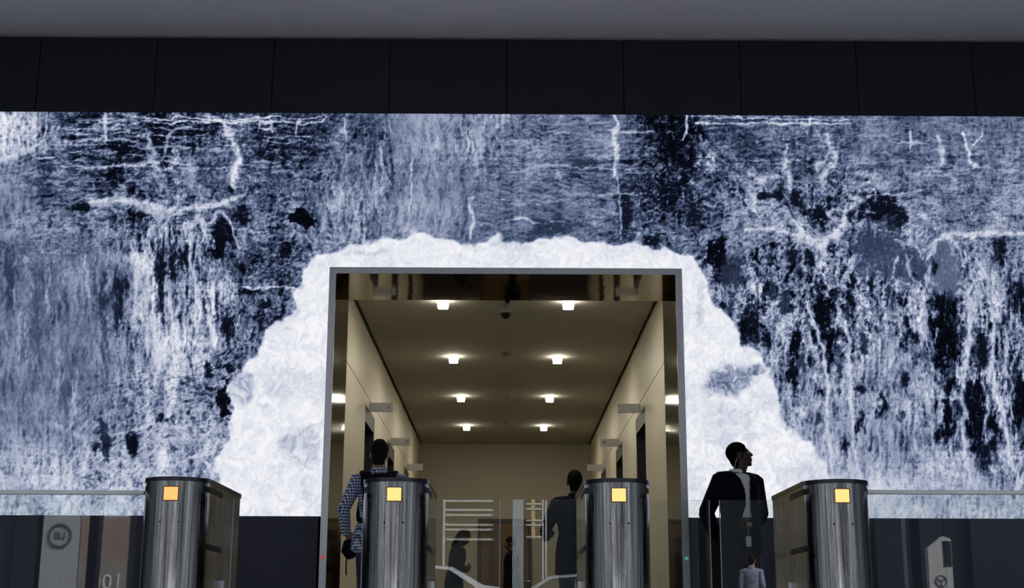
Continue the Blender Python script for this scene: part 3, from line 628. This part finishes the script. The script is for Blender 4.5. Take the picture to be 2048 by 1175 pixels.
def gingham():
    m = bpy.data.materials.new('gingham_cloth'); m.use_nodes = True; nt = m.node_tree; L = nt.links.new; N = nt.nodes.new
    b = nt.nodes['Principled BSDF']; b.inputs['Roughness'].default_value = .8
    tc = N('ShaderNodeTexCoord'); sep = N('ShaderNodeSeparateXYZ'); L(tc.outputs['Object'], sep.inputs[0])
    def wave(sock, k):
        a = N('ShaderNodeMath'); a.operation = 'MULTIPLY'; a.inputs[1].default_value = k; L(sock, a.inputs[0])
        s = N('ShaderNodeMath'); s.operation = 'FRACT'; L(a.outputs[0], s.inputs[0])
        g = N('ShaderNodeMath'); g.operation = 'GREATER_THAN'; g.inputs[1].default_value = .5; L(s.outputs[0], g.inputs[0]); return g.outputs[0]
    ad = N('ShaderNodeMath'); ad.operation = 'ADD'; L(sep.outputs['X'], ad.inputs[0]); L(sep.outputs['Y'], ad.inputs[1])
    w = N('ShaderNodeMath'); w.operation = 'ADD'; L(wave(ad.outputs[0], 38), w.inputs[0]); L(wave(sep.outputs['Z'], 38), w.inputs[1])
    h = N('ShaderNodeMath'); h.operation = 'MULTIPLY'; h.inputs[1].default_value = .5; L(w.outputs[0], h.inputs[0])
    rp = N('ShaderNodeValToRGB'); e = rp.color_ramp.elements; e[0].color = (.03, .035, .11, 1); e[1].color = (.85, .92, 1, 1)
    x = rp.color_ramp.elements.new(.5); x.color = (.24, .30, .48, 1); rp.color_ramp.interpolation = 'LINEAR'
    L(h.outputs[0], rp.inputs[0]); L(rp.outputs[0], b.inputs['Base Color']); return m
M_GING = gingham()
def tube(bm, pts, rad, n=12, side=(1, 0, 0), cap=.55):
    """closed tube through pts; rad = (ra along side, rb across) per point; rounded ends"""
    pts = [V(p) for p in pts]; rad = [(r, r) if isinstance(r, (int, float)) else r for r in rad]
    t0 = (pts[1]-pts[0]).normalized(); t1 = (pts[-1]-pts[-2]).normalized()
    P = [pts[0]-t0*cap*min(rad[0])]+pts+[pts[-1]+t1*cap*min(rad[-1])]
    R = [(rad[0][0]*.6, rad[0][1]*.6)]+rad+[(rad[-1][0]*.6, rad[-1][1]*.6)]
    rows = []
    for i, p in enumerate(P):
        t = (P[min(i+1, len(P)-1)]-P[max(i-1, 0)]).normalized()
        s = V(side); s = s-t*s.dot(t)
        if s.length < 1e-3: s = V((0, 1, 0))-t*t.y
        s.normalize(); u = t.cross(s)
        rows.append([bm.verts.new(p+s*math.cos(2*PI*k/n)*R[i][0]+u*math.sin(2*PI*k/n)*R[i][1]) for k in range(n)])
    for a, b in zip(rows, rows[1:]):
        for k in range(n):
            j = (k+1) % n; bm.faces.new((a[k], a[j], b[j], b[k]))
    bm.faces.new(rows[0][::-1]); bm.faces.new(rows[-1])
def ball(bm, c, r, M=None):
    r = (r, r, r) if isinstance(r, (int, float)) else r
    mm = Matrix.Translation(V(c)) @ (M or Matrix.Identity(4)) @ Matrix.Diagonal((*r, 1))
    bmesh.ops.create_icosphere(bm, subdivisions=3, radius=1, matrix=mm)
def fuse(name, bm, voxel=.009, it=3):
    """union of the overlapping closed shapes as one continuous smooth skin"""
    bmesh.ops.recalc_face_normals(bm, faces=bm.faces[:])
    me = new_mesh(name, bm); o = bpy.data.objects.new('tmp', me); COL.objects.link(o)
    r = o.modifiers.new('r', 'REMESH'); r.mode = 'VOXEL'; r.voxel_size = voxel; r.use_smooth_shade = True
    s = o.modifiers.new('s', 'SMOOTH'); s.factor = .5; s.iterations = it
    bpy.context.view_layer.update()
    m2 = bpy.data.meshes.new_from_object(o.evaluated_get(bpy.context.evaluated_depsgraph_get()))
    bpy.data.objects.remove(o); bpy.data.meshes.remove(me); m2.name = name
    for p in m2.polygons: p.use_smooth = True
    return m2
def cut(me, drop, thick=0):
    """remove the faces for which drop(centre) holds, then give the cloth thickness"""
    bm = bmesh.new(); bm.from_mesh(me)
    bmesh.ops.delete(bm, geom=[f for f in bm.faces if drop(f.calc_center_median())], context='FACES')
    if thick: bmesh.ops.solidify(bm, geom=bm.faces[:], thickness=thick)
    bm.to_mesh(me); bm.free()
    for p in me.polygons: p.use_smooth = True
    return me
TORSO = [(.90, .165, .112, -.005), (1.0, .158, .108, 0), (1.1, .150, .105, .004), (1.22, .165, .115, .004), (1.34, .178, .120, -.002), (1.42, .172, .108, -.01), (1.465, .135, .085, -.016), (1.50, .075, .068, -.02)]
def torso(bm, g=0, z0=.9, z1=1.51, flare=0, lean=None):
    rows = [t for t in TORSO if z0 <= t[0] <= z1]
    if z0 < .9:
        rows = [(z0, .178+flare, .125+flare, -.005)]+rows
        if flare: rows[1] = (.9, .176+flare*.8, .12+flare*.8, -.005); rows[2] = (1.0, .165+flare*.5, .113+flare*.5, 0)
    tube(bm, [lean(V((0, c, z))) if lean else (0, c, z) for z, a, b, c in rows], [(a+g, b+g) for z, a, b, c in rows], 24, cap=.3)
def person(name, label, loc, rotz, pose, skin, wear, scale=1.0, vox=.009, group=None):
    """pose: elbow/wrist/tip per side, knees, ankles, head yaw/pitch, lean"""
    t = thing(name, label, 'person', loc, group, rotz); t.scale = (scale,)*3
    ln = pose.get('lean', 0); bend = pose.get('stoop', 0)
    def lean(p):
        p = V(p); k = max(0, p.z-.95); p.y += k*ln+bend*k*k; p.z -= .5*bend*k*k*.6; return p
    sh = {s: lean(V((s*.19, -.012, 1.425))) for s in (-1, 1)}
    J = {}
    for s in (-1, 1):
        a = pose['arm'].get(s)
        J[s] = [V(q) for q in a]
    legs = {s: [V(q) for q in pose['leg'][s]] for s in (-1, 1)}
    neck0, neck1 = lean(V((0, -.022, 1.46))), lean(V((0, .0, 1.565))+V(pose.get('headoff', (0, 0, 0))))
    HM = Matrix.Translation(neck1) @ Matrix.Rotation(pose.get('yaw', 0), 4, 'Z') @ Matrix.Rotation(pose.get('tilt', 0), 4, 'Y') @ Matrix.Rotation(pose.get('nod', 0), 4, 'X')
    def hp(x, y, z): return HM @ V((x, y, z))
    # ---- body
    bm = bmesh.new()
    torso(bm, 0, lean=lean)
    tube(bm, [neck0, neck1, hp(0, .01, .05)], [.064, .058, .056])
    ball(bm, hp(0, -.008, .125), (.076, .098, .092), HM.to_3x3().to_4x4())
    ball(bm, hp(0, .045, .075), (.062, .055, .075), HM.to_3x3().to_4x4())
    tube(bm, [hp(0, .03, .05), hp(0, .066, .01), hp(0, .082, -.012)], [(.052, .04), (.04, .03), (.022, .018)], side=HM.to_3x3() @ V((1, 0, 0)))
    tube(bm, [hp(0, .094, .112), hp(0, .109, .085), hp(0, .117, .068)], [.009, .012, .015], 8)
    tube(bm, [hp(-.022, .094, .038), hp(0, .101, .04), hp(.022, .094, .038)], [.008, .012, .008], 8, side=(0, 0, 1))
    tube(bm, [hp(-.02, .091, .024), hp(0, .098, .023), hp(.02, .091, .024)], [.008, .011, .008], 8, side=(0, 0, 1))
    tube(bm, [hp(-.045, .08, .118), hp(0, .092, .122), hp(.045, .08, .118)], [.01, .012, .01], 8, side=(0, 0, 1))
    for s in (-1, 1):
        ball(bm, hp(s*.079, -.004, .085), (.012, .024, .034), HM.to_3x3().to_4x4())
    for s in (-1, 1):
        el, wr, tip = J[s]
        tube(bm, [sh[s]-V((s*.05, 0, 0)), sh[s], sh[s]*.5+el*.5, el], [.058, .06, .05, .041])
        tube(bm, [el, el*.6+wr*.4, wr], [.041, .043, .028])
        d = (tip-wr).normalized(); L = .095
        ref = V(pose.get('palm', {}).get(s, (0, 0, 1)))          # direction from the little finger to the index
        ac = (ref-d*ref.dot(d)).normalized(); nn = d.cross(ac)*s
        tube(bm, [wr-d*.01, wr+d*.045, wr+d*L], [(.026, .018), (.038, .016), (.042, .014)], 10, side=ac)
        for k, (o, l) in enumerate(((-.031, .060), (-.0105, .074), (.0105, .080), (.031, .072))):
            b0 = wr+d*(L-.012)+ac*o; curl = pose.get('curl', .5)
            d1 = (d*math.cos(curl*.6)-nn*math.sin(curl*.6)); d2 = (d*math.cos(curl*1.5)-nn*math.sin(curl*1.5))
            tube(bm, [b0, b0+d*.012, b0+d*.012+d1*l*.5, b0+d*.012+d1*l*.5+d2*l*.5], [.0095, .0095, .0088, .0072], 8, side=ac)
        tb = wr+d*.028+ac*.030; td = (d*.72+ac*.62-nn*.25).normalized()
        tube(bm, [tb-ac*.012, tb+td*.036, tb+td*.036+(d*.9-nn*.3).normalized()*.034], [.013, .0112, .0088], 8, side=nn)
        hip, kn, an = legs[s]
        tube(bm, [hip, hip*.5+kn*.5, kn], [(.088, .095), .08, .057])
        tube(bm, [kn, kn*.65+an*.35, an], [.055, .056, .04])
        fd = V(pose.get('foot', {}).get(s, (0, 1, 0)))
        tube(bm, [an+V((0, 0, -.02)), an+fd*.07+V((0, 0, -.045)), an+fd*.15+V((0, 0, -.058))], [.036, .036, .024])
    obj('body', fuse('body', bm, vox*.8, 2), skin, t)
    for s in (-1, 1):
        bm = bmesh.new(); ball(bm, hp(s*.031, .084, .098), .011); e = obj('eye', bm, M_EYE, t, True)
    # ---- hair
    bm = bmesh.new(); q = wear.get('hairgrow', .008)
    ball(bm, hp(0, -.010, .128), (.077+q, .099+q, .093+q), HM.to_3x3().to_4x4())
    if wear.get('hair_long'):
        tube(bm, [hp(0, -.05, .16), hp(0, -.075, .06), hp(0, -.07, -.06), hp(0, -.075, -.13)], [(.085, .06), (.09, .06), (.085, .05), (.06, .035)], side=HM.to_3x3() @ V((1, 0, 0)))
    else:
        tube(bm, [hp(0, -.05, .10), hp(0, -.048, .035), hp(0, -.04, -.005)], [(.072, .05), (.06, .04), (.05, .03)], side=HM.to_3x3() @ V((1, 0, 0)))
    if wear.get('top'): tube(bm, [hp(0, -.04, .20), hp(0, .05, .205)], [(.055, .03), (.045, .025)], side=HM.to_3x3() @ V((1, 0, 0)))
    HI = HM.inverted()
    def hairdrop(c):
        l = HI @ c
        if wear.get('hair_long'): return l.y > .06 and l.z < .15
        return (l.z < .165-.10*min(1, max(0, (.075-l.y)/.03)) and l.y > .02) or (l.z < .04 and l.y > -.028) or (abs(l.x) > .07 and l.y > -.03 and l.z < .115) or l.z < -.03
    obj('hair', cut(fuse('hair', bm, .008, 2), hairdrop), wear['hair'], t)
    # ---- clothes
    if 'trousers' in wear:
        bm = bmesh.new(); torso(bm, .012, .9, 1.03)
        for s in (-1, 1):
            hip, kn, an = legs[s]
            tube(bm, [hip+V((0, 0, .03)), hip*.5+kn*.5, kn, kn*.5+an*.5, an+V((0, -.005, -.03))], [(.105, .115), .098, .078, .072, .064])
        tr = obj('trousers', fuse('trousers', bm, vox), wear['trousers'], t)
        if wear.get('belt'):
            bm = bmesh.new(); n = 28
            for (z0, z1, g) in ((1.015, 1.05, .024),):
                rows = [[bm.verts.new(((.157+gg)*math.cos(2*PI*k/n), .0+(.108+gg)*math.sin(2*PI*k/n), z)) for k in range(n)] for z, gg in ((z0, g-.01), (z0, g), (z1, g), (z1, g-.01))]
                rows.append(rows[0])
                for a, b in zip(rows, rows[1:]):
                    for k in range(n):
                        j = (k+1) % n; bm.faces.new((a[k], a[j], b[j], b[k]))
            bl = obj('belt', fix(bm), mat('belt_leather', (.008, .007, .006), .8, spec=.1), t)
            obj('buckle', boxm(-.03, .03, .13, .138, 1.012, 1.052, bev=.004), mat('brass_buckle', (.42, .36, .2), .3, 1), bl)
        for s in (-1, 1):
            an = legs[s][2]; fd = V(pose.get('foot', {}).get(s, (0, 1, 0)))
            bm = bmesh.new(); tube(bm, [an+fd*(-.02)+V((0, 0, -.045)), an+fd*.06+V((0, 0, -.048)), an+fd*.17+V((0, 0, -.062))], [(.045, .042), (.047, .04), (.036, .022)])
            ball(bm, an+fd*(-.01)+V((0, 0, -.04)), (.044, .05, .045))
            obj('shoe', fuse('shoe', bm, .008, 2), M_SHOE, t)
    def sleeves(bm, g, short=0):
        for s in (-1, 1):
            el, wr, tip = J[s]; w2 = wr*(1-short)+el*short
            tube(bm, [sh[s]-V((s*.07, 0, -.0)), sh[s]+V((s*.006, 0, -.004)), sh[s]*.5+el*.5, el], [.066+g, .062+g, .054+g, .047+g])
            tube(bm, [el, el*.5+w2*.5, w2], [.047+g, .046+g, .036+g])
    if 'shirt' in wear:
        bm = bmesh.new(); torso(bm, .012, wear.get('shirt_z', .98), 1.48, wear.get('flare', 0), lean=lean)
        if not wear.get('jacket'): sleeves(bm, .008)
        st = fuse('shirt', bm, vox)
        o = obj('shirt', st, wear['shirt'], t)
        bm = bmesh.new()
        tube(bm, [lean(V((0, -.026, 1.462))), lean(V((0, -.016, 1.515))), lean(V((0, -.012, 1.535)))], [(.082, .082), (.072, .074), (.070, .072)], 20)
        obj('collar', cut(fuse('collar', bm, .006, 2), lambda c: c.z > lean(V((0, 0, 1.53))).z, .003), wear['shirt'], o)
    if 'jacket' in wear:
        bm = bmesh.new(); torso(bm, .030, wear.get('hem', .80), 1.48, .012, lean=lean); sleeves(bm, .018)
        for s in (-1, 1): tube(bm, [lean(V((s*.06, -.022, 1.468))), lean(V((s*.13, -.015, 1.450))), sh[s]+V((s*.015, 0, .008))], [.045, .058, .064])
        jk = fuse('jacket', bm, vox)
        wd = wear.get('wedge')
        if wd:
            def drop(c):
                if c.y < .0 or abs(c.x) > .19 or c.z < wear.get('hem', .8)-.1: return False
                lo = np.interp(c.z, [q[0] for q in wd], [q[1] for q in wd]); hi = np.interp(c.z, [q[0] for q in wd], [q[2] for q in wd])
                return lo < c.x < hi
            jk = cut(jk, drop, -.006)
        o = obj('jacket', jk, wear['jacket'], t)
        if wear.get('lapel'):
            for s in (-1, 1):
                bm = bmesh.new()
                pts = wear['lapel'][s]
                A = [bm.verts.new((x, y, z)) for x, y, z in pts]; B = [bm.verts.new((x, y+.006, z)) for x, y, z in pts]
                n = len(pts)
                for i in range(n):
                    j = (i+1) % n; bm.faces.new((A[i], A[j], B[j], B[i]))
                bm.faces.new(A[::-1]); bm.faces.new(B); obj('lapel', fix(bm), wear['jacket'], o)
    return t, lean, hp
STAND = {s: [(s*.088, -.005, .93), (s*.095, .012, .50), (s*.10, -.02, .105)] for s in (-1, 1)}

# security guard: chest turned towards the gates, head in profile looking up to the right, hands behind his back
g_pose = dict(arm={1: [(.275, -.13, 1.14), (.12, -.225, .965), (.0, -.235, .935)], -1: [(-.33, -.11, 1.14), (-.19, -.21, .965), (.0, -.23, .965)]},
              palm={1: (0, -.3, 1), -1: (0, -.3, 1)}, leg=STAND, yaw=math.radians(58), headoff=(-.028, .015, 0), nod=math.radians(14), curl=.8)
wedge = [(.70, -.13, .13), (.98, -.11, .115), (1.04, -.075, .105), (1.10, -.03, .07), (1.2, -.012, .042), (1.32, -.012, .044), (1.42, -.03, .068), (1.47, -.06, .09), (1.56, -.085, .11)]
guard, gl_, gh = person('person', 'man in a dark suit and white shirt gazing up beside the fourth turnstile', (2.115, 12.4, 0), math.radians(-152), g_pose, M_SKIN_D,
    dict(hair=M_HAIR, hairgrow=.003, trousers=M_TROU, shirt=M_SHIRT, jacket=M_SUIT, shirt_z=1.06, hem=.80, wedge=wedge, belt=True), 1.0, .0085)
bm = bmesh.new(); tube(bm, [gh(.081, -.02, .075), gh(.075, -.05, .04), gh(.06, -.075, -.01)], [.0035, .0035, .0035], 6)
obj('earpiece_cord', fix(bm), mat('clear_cord', (.6, .6, .6), .4), guard, True)
bd_ = obj('badge_cord', boxm(.026, .031, .150, .153, .925, 1.02), M_TRIM, guard)
obj('badge', boxm(.0, .057, .148, .152, .835, .925), mat('badge_card', (.62, .63, .66), .4), bd_)

# commuter with a backpack, seen from behind as he walks into the portal
w_leg = {1: [(.088, 0, .93), (.09, .10, .51), (.09, .06, .105)], -1: [(-.088, -.005, .93), (-.095, .0, .50), (-.10, -.15, .115)]}
c_pose = dict(arm={-1: [(-.305, -.07, 1.15), (-.285, .07, .955), (-.25, .13, .90)], 1: [(.30, -.03, 1.14), (.26, .18, 1.06), (.20, .25, 1.08)]},
              leg=w_leg, yaw=math.radians(-8), nod=math.radians(-4), curl=.9, foot={1: (0, 1, 0), -1: (0, 1, 0)})
walker, wl_, wh_ = person('person', 'man in a blue checked shirt seen from behind walking into the portal', (-1.14, 12.4, 0), math.radians(3), c_pose, M_SKIN_L,
    dict(hair=M_HAIRB, hairgrow=.009, top=True, trousers=M_CHINO, shirt=M_GING, shirt_z=.80, flare=.05), 1.0, .0085)
bp = thing('backpack', 'black backpack on the back of the man in the checked shirt', 'backpack', (-1.14, 12.4, 0), None, math.radians(3))
bm = bmesh.new(); tube(bm, [(.02, -.215, 1.02), (.02, -.225, 1.15), (.02, -.215, 1.30), (.01, -.19, 1.43)], [(.13, .075), (.155, .09), (.155, .085), (.15, .055)], 20)
obj('pack', fuse('pack', bm, .01, 3), M_PACK, bp)
bm = bmesh.new(); tube(bm, [(.02, -.305, 1.02), (.02, -.315, 1.12), (.02, -.305, 1.22)], [(.09, .03), (.10, .035), (.09, .03)], 16); obj('pocket', fuse('pocket', bm, .009, 2), M_PACK, bp)
for s in (-1, 1):
    bm = bmesh.new(); tube(bm, [(s*.10, -.165, 1.36), (s*.115, -.10, 1.475), (s*.125, -.01, 1.498), (s*.135, .085, 1.44), (s*.145, .13, 1.30), (s*.165, .08, 1.12), (s*.15, -.10, 1.05)], [(.05, .014)]*4+[(.036, .012)]*3, 10)
    obj('strap', fix(bm), M_PACK, bp, True)
bm = bmesh.new(); tube(bm, [(-.05, -.17, 1.40), (0, -.165, 1.435), (.05, -.17, 1.40)], [.012, .012, .012], 8); obj('grab_handle', fix(bm), M_PACK, bp, True)
hb = thing('handbag', 'small dark bag held in the left hand of the man in the checked shirt', 'bag', (-1.40, 12.50, .0))
bm = bmesh.new(); tube(bm, [(.0, .0, .88), (.0, .0, .80), (.02, .0, .745)], [(.055, .04), (.075, .045), (.05, .03)], 14); obj('pouch', fuse('pouch', bm, .008, 3), M_PACK, hb)
bm = bmesh.new(); tube(bm, [(-.02, .0, .76), (-.025, .0, .66), (-.02, 0, .585)], [.006, .006, .006], 8); obj('hanging_strap', fix(bm), M_PACK, hb, True)

# man in a dark coat further in, seen from behind
d_pose = dict(arm={-1: [(-.315, -.01, 1.15), (-.325, .22, 1.08), (-.30, .30, 1.11)], 1: [(.30, .0, 1.14), (.24, .2, 1.06), (.15, .25, 1.08)]}, leg=w_leg, yaw=0, nod=math.radians(-8), curl=.9)
person('person', 'man in a dark coat seen from behind, half hidden by the third turnstile', (.78, 15.3, 0), math.radians(-4), d_pose, M_SKIN_D,
    dict(hair=M_HAIR, hairgrow=.008, trousers=M_TROU, shirt=M_SUIT, jacket=M_SUIT, hem=.68), 1.03, .0095)
# woman looking down at the far end
f_pose = dict(arm={-1: [(-.24, .02, 1.10), (-.12, .22, 1.10), (-.05, .28, 1.16)], 1: [(.24, .02, 1.10), (.12, .22, 1.10), (.05, .28, 1.16)]}, leg=STAND, nod=math.radians(-34), lean=.10, stoop=.10, curl=.9)
person('person', 'dark haired woman in dark clothes looking down, side on, left of the far wooden door', (-.80, 22.2, 0), math.radians(-90), f_pose, M_SKIN_D,
    dict(hair=M_HAIR, hairgrow=.018, hair_long=True, trousers=M_TROU, shirt=M_SUIT, jacket=M_SUIT, hem=.72), .93, .011)
# person at the end wall
e_pose = dict(arm={-1: [(-.24, -.02, 1.13), (-.23, .05, .88), (-.22, .06, .80)], 1: [(.24, -.02, 1.13), (.23, .05, .88), (.22, .06, .80)]}, leg=STAND, nod=math.radians(-12), curl=.6)
person('person', 'person in a black coat standing side on in front of the far wooden door', (.13, 26.3, 0), math.radians(95), e_pose, M_SKIN_D,
    dict(hair=M_HAIR, hairgrow=.010, trousers=M_TROU, shirt=M_SUIT2, jacket=M_SUIT2, hem=.62), 1.0, .011)
# passer-by in the street, only seen as a reflection in the last gate pane
person('person', 'passer-by in a pale blue shirt on the street, mirrored in the last gate pane', (5.35, -12.6, -.12), math.radians(200), e_pose, M_SKIN_L,
    dict(hair=M_HAIRB, hairgrow=.010, trousers=M_TROU, shirt=mat('pale_blue_shirt', (.16, .19, .26), .8, var=.5, scale=14)), 1.0, .012)
# guard's podium
t = thing('podium', 'black podium standing behind the guard in front of the base panels', 'podium', (2.06, 13.0, 0))
obj('podium_body', boxm(-.155, .155, -.15, .15, .03, 1.06, bev=.006), M_RUB, t); obj('podium_base', boxm(-.165, .165, -.17, .17, 0, .03, bev=.004), M_RUB, t)
bm = boxm(-.157, .157, -.16, .16, 1.06, 1.085, bev=.005); obj('podium_top', bm, M_RUB, t)

# ------------------------------------------------------------------ street behind the camera: it is what the glass and the steel mirror
M_PAVE = mat('pavement', (.2, .2, .19), .9, var=.15, scale=2)
M_ROAD = mat('asphalt', (.07, .07, .075), .9, var=.2, scale=4)
M_CONC = mat('facade_stone', (.012, .0145, .017), .9, spec=.05, var=.12, scale=.8)
M_WIN = mat('street_window', (.012, .016, .018), .4, spec=.2, var=.2, scale=1)
M_FRAME = mat('white_frame', (.30, .31, .305), .5)
M_MULL = mat('dark_mullion', (.035, .035, .04), .5)
tag(obj('pavement', boxm(-50, 50, -9, -4.2, -.25, -.02), M_PAVE), 'concrete pavement in front of the lobby', 'pavement', kind='structure')
tag(obj('road', boxm(-50, 50, -20, -9, -.3, -.12), M_ROAD), 'asphalt street outside the lobby', 'road', kind='structure')
tag(obj('pavement_far', boxm(-50, 50, -26, -20, -.3, -.02), M_PAVE), 'pavement on the far side of the street', 'pavement', kind='structure')
w1 = thing('window_1', 'tall dark framed glazing of the lobby front, behind the viewer', 'window', (0, -4.2, 0), kind='structure')
for k in (-4, -3, -2, -1, 1, 2, 3, 4):
    obj('mullion', boxm(k*3.1-.075, k*3.1+.075, -.1, .1, 0, HC), M_MULL, w1)
obj('transom', boxm(-13, 13, -.08, .08, 3.0, 3.12), M_MULL, w1)
FY = -18.0
fb = thing('building', 'stone shop building across the street, mirrored in the glass gates', 'building', (0, FY, 0))
obj('facade', boxm(-50, 50, -1.2, -.25, -.1, 11), M_CONC, fb)
M_PIER = mat('pale_pier', (.16, .16, .155), .8)  # pale piers added to throw bright streaks onto the turnstile steel
for k in range(-20, 21):
    x = k*2.4
    obj('pier', boxm(x-.28, x+.28, -.25, .06, -.02, 11), M_PIER if abs(k) > 6 or k in (-3, -2, -1, 1) else M_CONC, fb)
    for z in (3.9, 7.2):
        obj('upper_window', boxm(x+.45, x+1.95, -.25, -.18, z, z+2.4), M_WIN, fb)
obj('shop_window', boxm(-1.75, .0, -.25, -.1, .3, 3.5), mat('shop_glass', (.018, .019, .017), .6, spec=.1, var=.2), fb)
for z in (3.27, 3.04, 2.91, 2.66, 2.54, 2.29): obj('window_bar', boxm(-1.52, -.13, -.1, .0, z-.025, z+.025), M_FRAME, fb)
for x, w in ((-1.56, .06), (-.1, .09)): obj('window_post', boxm(x-w/2, x+w/2, -.1, .02, .3, 3.4), M_FRAME, fb)
obj('blue_column', boxm(.20, .48, .06, .3, 0, 3.6), mat('blue_grey_column', (.16, .19, .21), .6), fb)
for z in (3.2, 3.07, 2.78, 2.66, 2.36): obj('window_bar', boxm(.55, 1.0, -.1, .0, z-.02, z+.02), M_FRAME, fb)
for x in (.98, 1.06): obj('window_post', boxm(x-.02, x+.02, -.1, .02, .3, 3.4), M_FRAME, fb)
obj('yellow_post', boxm(.68, .78, -.12, -.02, 2.3, 3.5), mat('yellow_paint', (.32, .22, .07), .6), fb)
# shop sign panels on the left
obj('sign_panel', boxm(-11.55, -10.62, .06, .16, 1.0, 3.3), mat('pale_shop_panel', (.17, .178, .178), .7), fb)
obj('sign_panel', boxm(-10.6, -9.4, .06, .16, 1.7, 2.75), mat('orange_shop_panel', (.125, .088, .06), .7), fb)
obj('sign_panel', boxm(-10.6, -9.4, .06, .16, 2.75, 3.3), MATS['pale_shop_panel'], fb)
obj('sign_panel', boxm(-10.6, -9.4, .06, .16, .6, 1.7), mat('pale_brown_panel', (.12, .105, .085), .7), fb)
bm = bmesh.new(); ring_mesh(bm, .25, .30, .04); fix(bm)
o = obj('round_sign', bm, M_MULL, fb, loc=(-11.12, .17, 2.30)); o.rotation_euler = (-PI/2, 0, 0)
for body, x, z, sz in (('LEI', -11.12, 2.3, .24), ('100', -9.85, 1.15, .55)):
    me = text_mesh(body, sz, .01); me.materials.append(M_MULL if body == 'LEI' else M_FRAME)
    o = obj('lettering', me, parent=fb, loc=(x, .19, z)); o.rotation_euler = (PI/2, 0, PI)
# cars
M_CARW = mat('white_car_paint', (.30, .315, .32), .25, spec=.6, var=.02)
M_CARG = mat('car_glass', (.02, .025, .03), .08)
M_TYRE = mat('tyre', (.02, .02, .02), .8)
def car(name, label, loc, paint):
    t = thing(name, label, 'car', loc)
    prof = [(-2.25, .35), (-2.28, .75), (-2.1, .92), (-1.2, 1.0), (-.55, 1.42), (.2, 1.48), (.95, 1.42), (1.6, 1.05), (2.2, .98), (2.28, .7), (2.25, .35)]
    def loft(pr, ys, sc):
        bm = bmesh.new(); rows = []
        for y, k in zip(ys, sc):
            rows.append([bm.verts.new((px*(1-.04*k), y, pz-(.05*k if pz > 1.1 else 0))) for px, pz in pr])
        n = len(pr)
        for a, b in zip(rows, rows[1:]):
            for i in range(n):
                j = (i+1) % n; bm.faces.new((a[i], a[j], b[j], b[i]))
        bm.faces.new(rows[0][::-1]); bm.faces.new(rows[-1]); return fix(bm)
    obj('car_body', loft(prof, (-.86, -.78, -.4, .4, .78, .86), (1, .4, 0, 0, .4, 1)), paint, t, True)
    win = [(-1.08, 1.0), (-.5, 1.38), (.2, 1.43), (.9, 1.37), (1.42, 1.04)]
    for q in (-1, 1):
        bm = bmesh.new(); A = [bm.verts.new((x, q*.84, z-.03)) for x, z in win]; B = [bm.verts.new((x, q*.872, z-.03)) for x, z in win]
        for i in range(5):
            j = (i+1) % 5; bm.faces.new((A[i], A[j], B[j], B[i]))
        bm.faces.new(A[::-1]); bm.faces.new(B); obj('side_window', fix(bm), M_CARG, t)
        for x in (-1.4, 1.4):
            bm = bmesh.new(); add_cyl(bm, (x, min(q*.66, q*.88), .33), .33, .22, 'Y', 20); w_ = obj('wheel', fix(bm), M_TYRE, t)
            bm = bmesh.new(); add_cyl(bm, (x, min(q*.87, q*.89), .33), .2, .02, 'Y', 16); obj('hub_cap', fix(bm), M_TRIM, w_)
    return t
car('car', 'white car parked by the near kerb, mirrored in the left gate pane', (-2.0, -11.0, -.12), M_CARW)
car('car', 'dark car with a pale roof in the far lane, mirrored in the right gate pane', (1.6, -16.2, -.12), mat('grey_car_paint', (.17, .19, .21), .25))
# bicycle dock kiosk
t = thing('street_kiosk', 'white street kiosk with a round black wheel emblem, mirrored in the right railing', 'kiosk', (8.75, -11.2, -.12))
bm = bmesh.new(); pr = [(-.25, 0), (.25, 0), (.25, 2.0), (.1, 2.05), (-.22, 1.8)]
A = [bm.verts.new((x, -.1, z)) for x, z in pr]; B = [bm.verts.new((x, .1, z)) for x, z in pr]
for i in range(5):
    j = (i+1) % 5; bm.faces.new((A[i], A[j], B[j], B[i]))
bm.faces.new(A[::-1]); bm.faces.new(B); obj('kiosk_body', fix(bm), M_FRAME, t)
obj('kiosk_screen', boxm(.08, .24, .1, .115, 1.45, 1.95), M_CARG, t)
bm = bmesh.new(); ring_mesh(bm, .10, .12, .015, 20)
for k in range(3):
    a = PI/2+k*2*PI/3; c, s = math.cos(a), math.sin(a)
    vs = [bm.verts.new((c*r-s*w, s*r+c*w, z)) for z in (0, .015) for r, w in ((0, -.01), (.105, -.01), (.105, .01), (0, .01))]
    for f in ((0, 3, 2, 1), (4, 5, 6, 7), (0, 1, 5, 4), (1, 2, 6, 5), (2, 3, 7, 6), (3, 0, 4, 7)): bm.faces.new([vs[i] for i in f])
o = obj('wheel_emblem', fix(bm), M_MULL, t, loc=(.0, .101, 1.16)); o.rotation_euler = (-PI/2, 0, 0)
for x, y, r in ((7.3, -8.3, .09), (-6.1, -8.4, .07)):
    t = thing('street_pole', 'grey street pole standing at the kerb %s the lobby front' % ('right of' if x > 0 else 'left of'), 'pole', (x, y, -.02))
    bm = bmesh.new(); add_lathe(bm, [(r*1.6, 0), (r*1.6, .25), (r, .3), (r*.8, 6)], n=16); obj('shaft', fix(bm), mat('pole_paint', (.13, .15, .15), .5), t, True)
    obj('bracket', boxm(-.4, .4, -.02, .02, 2.2, 2.26), M_MULL, t)
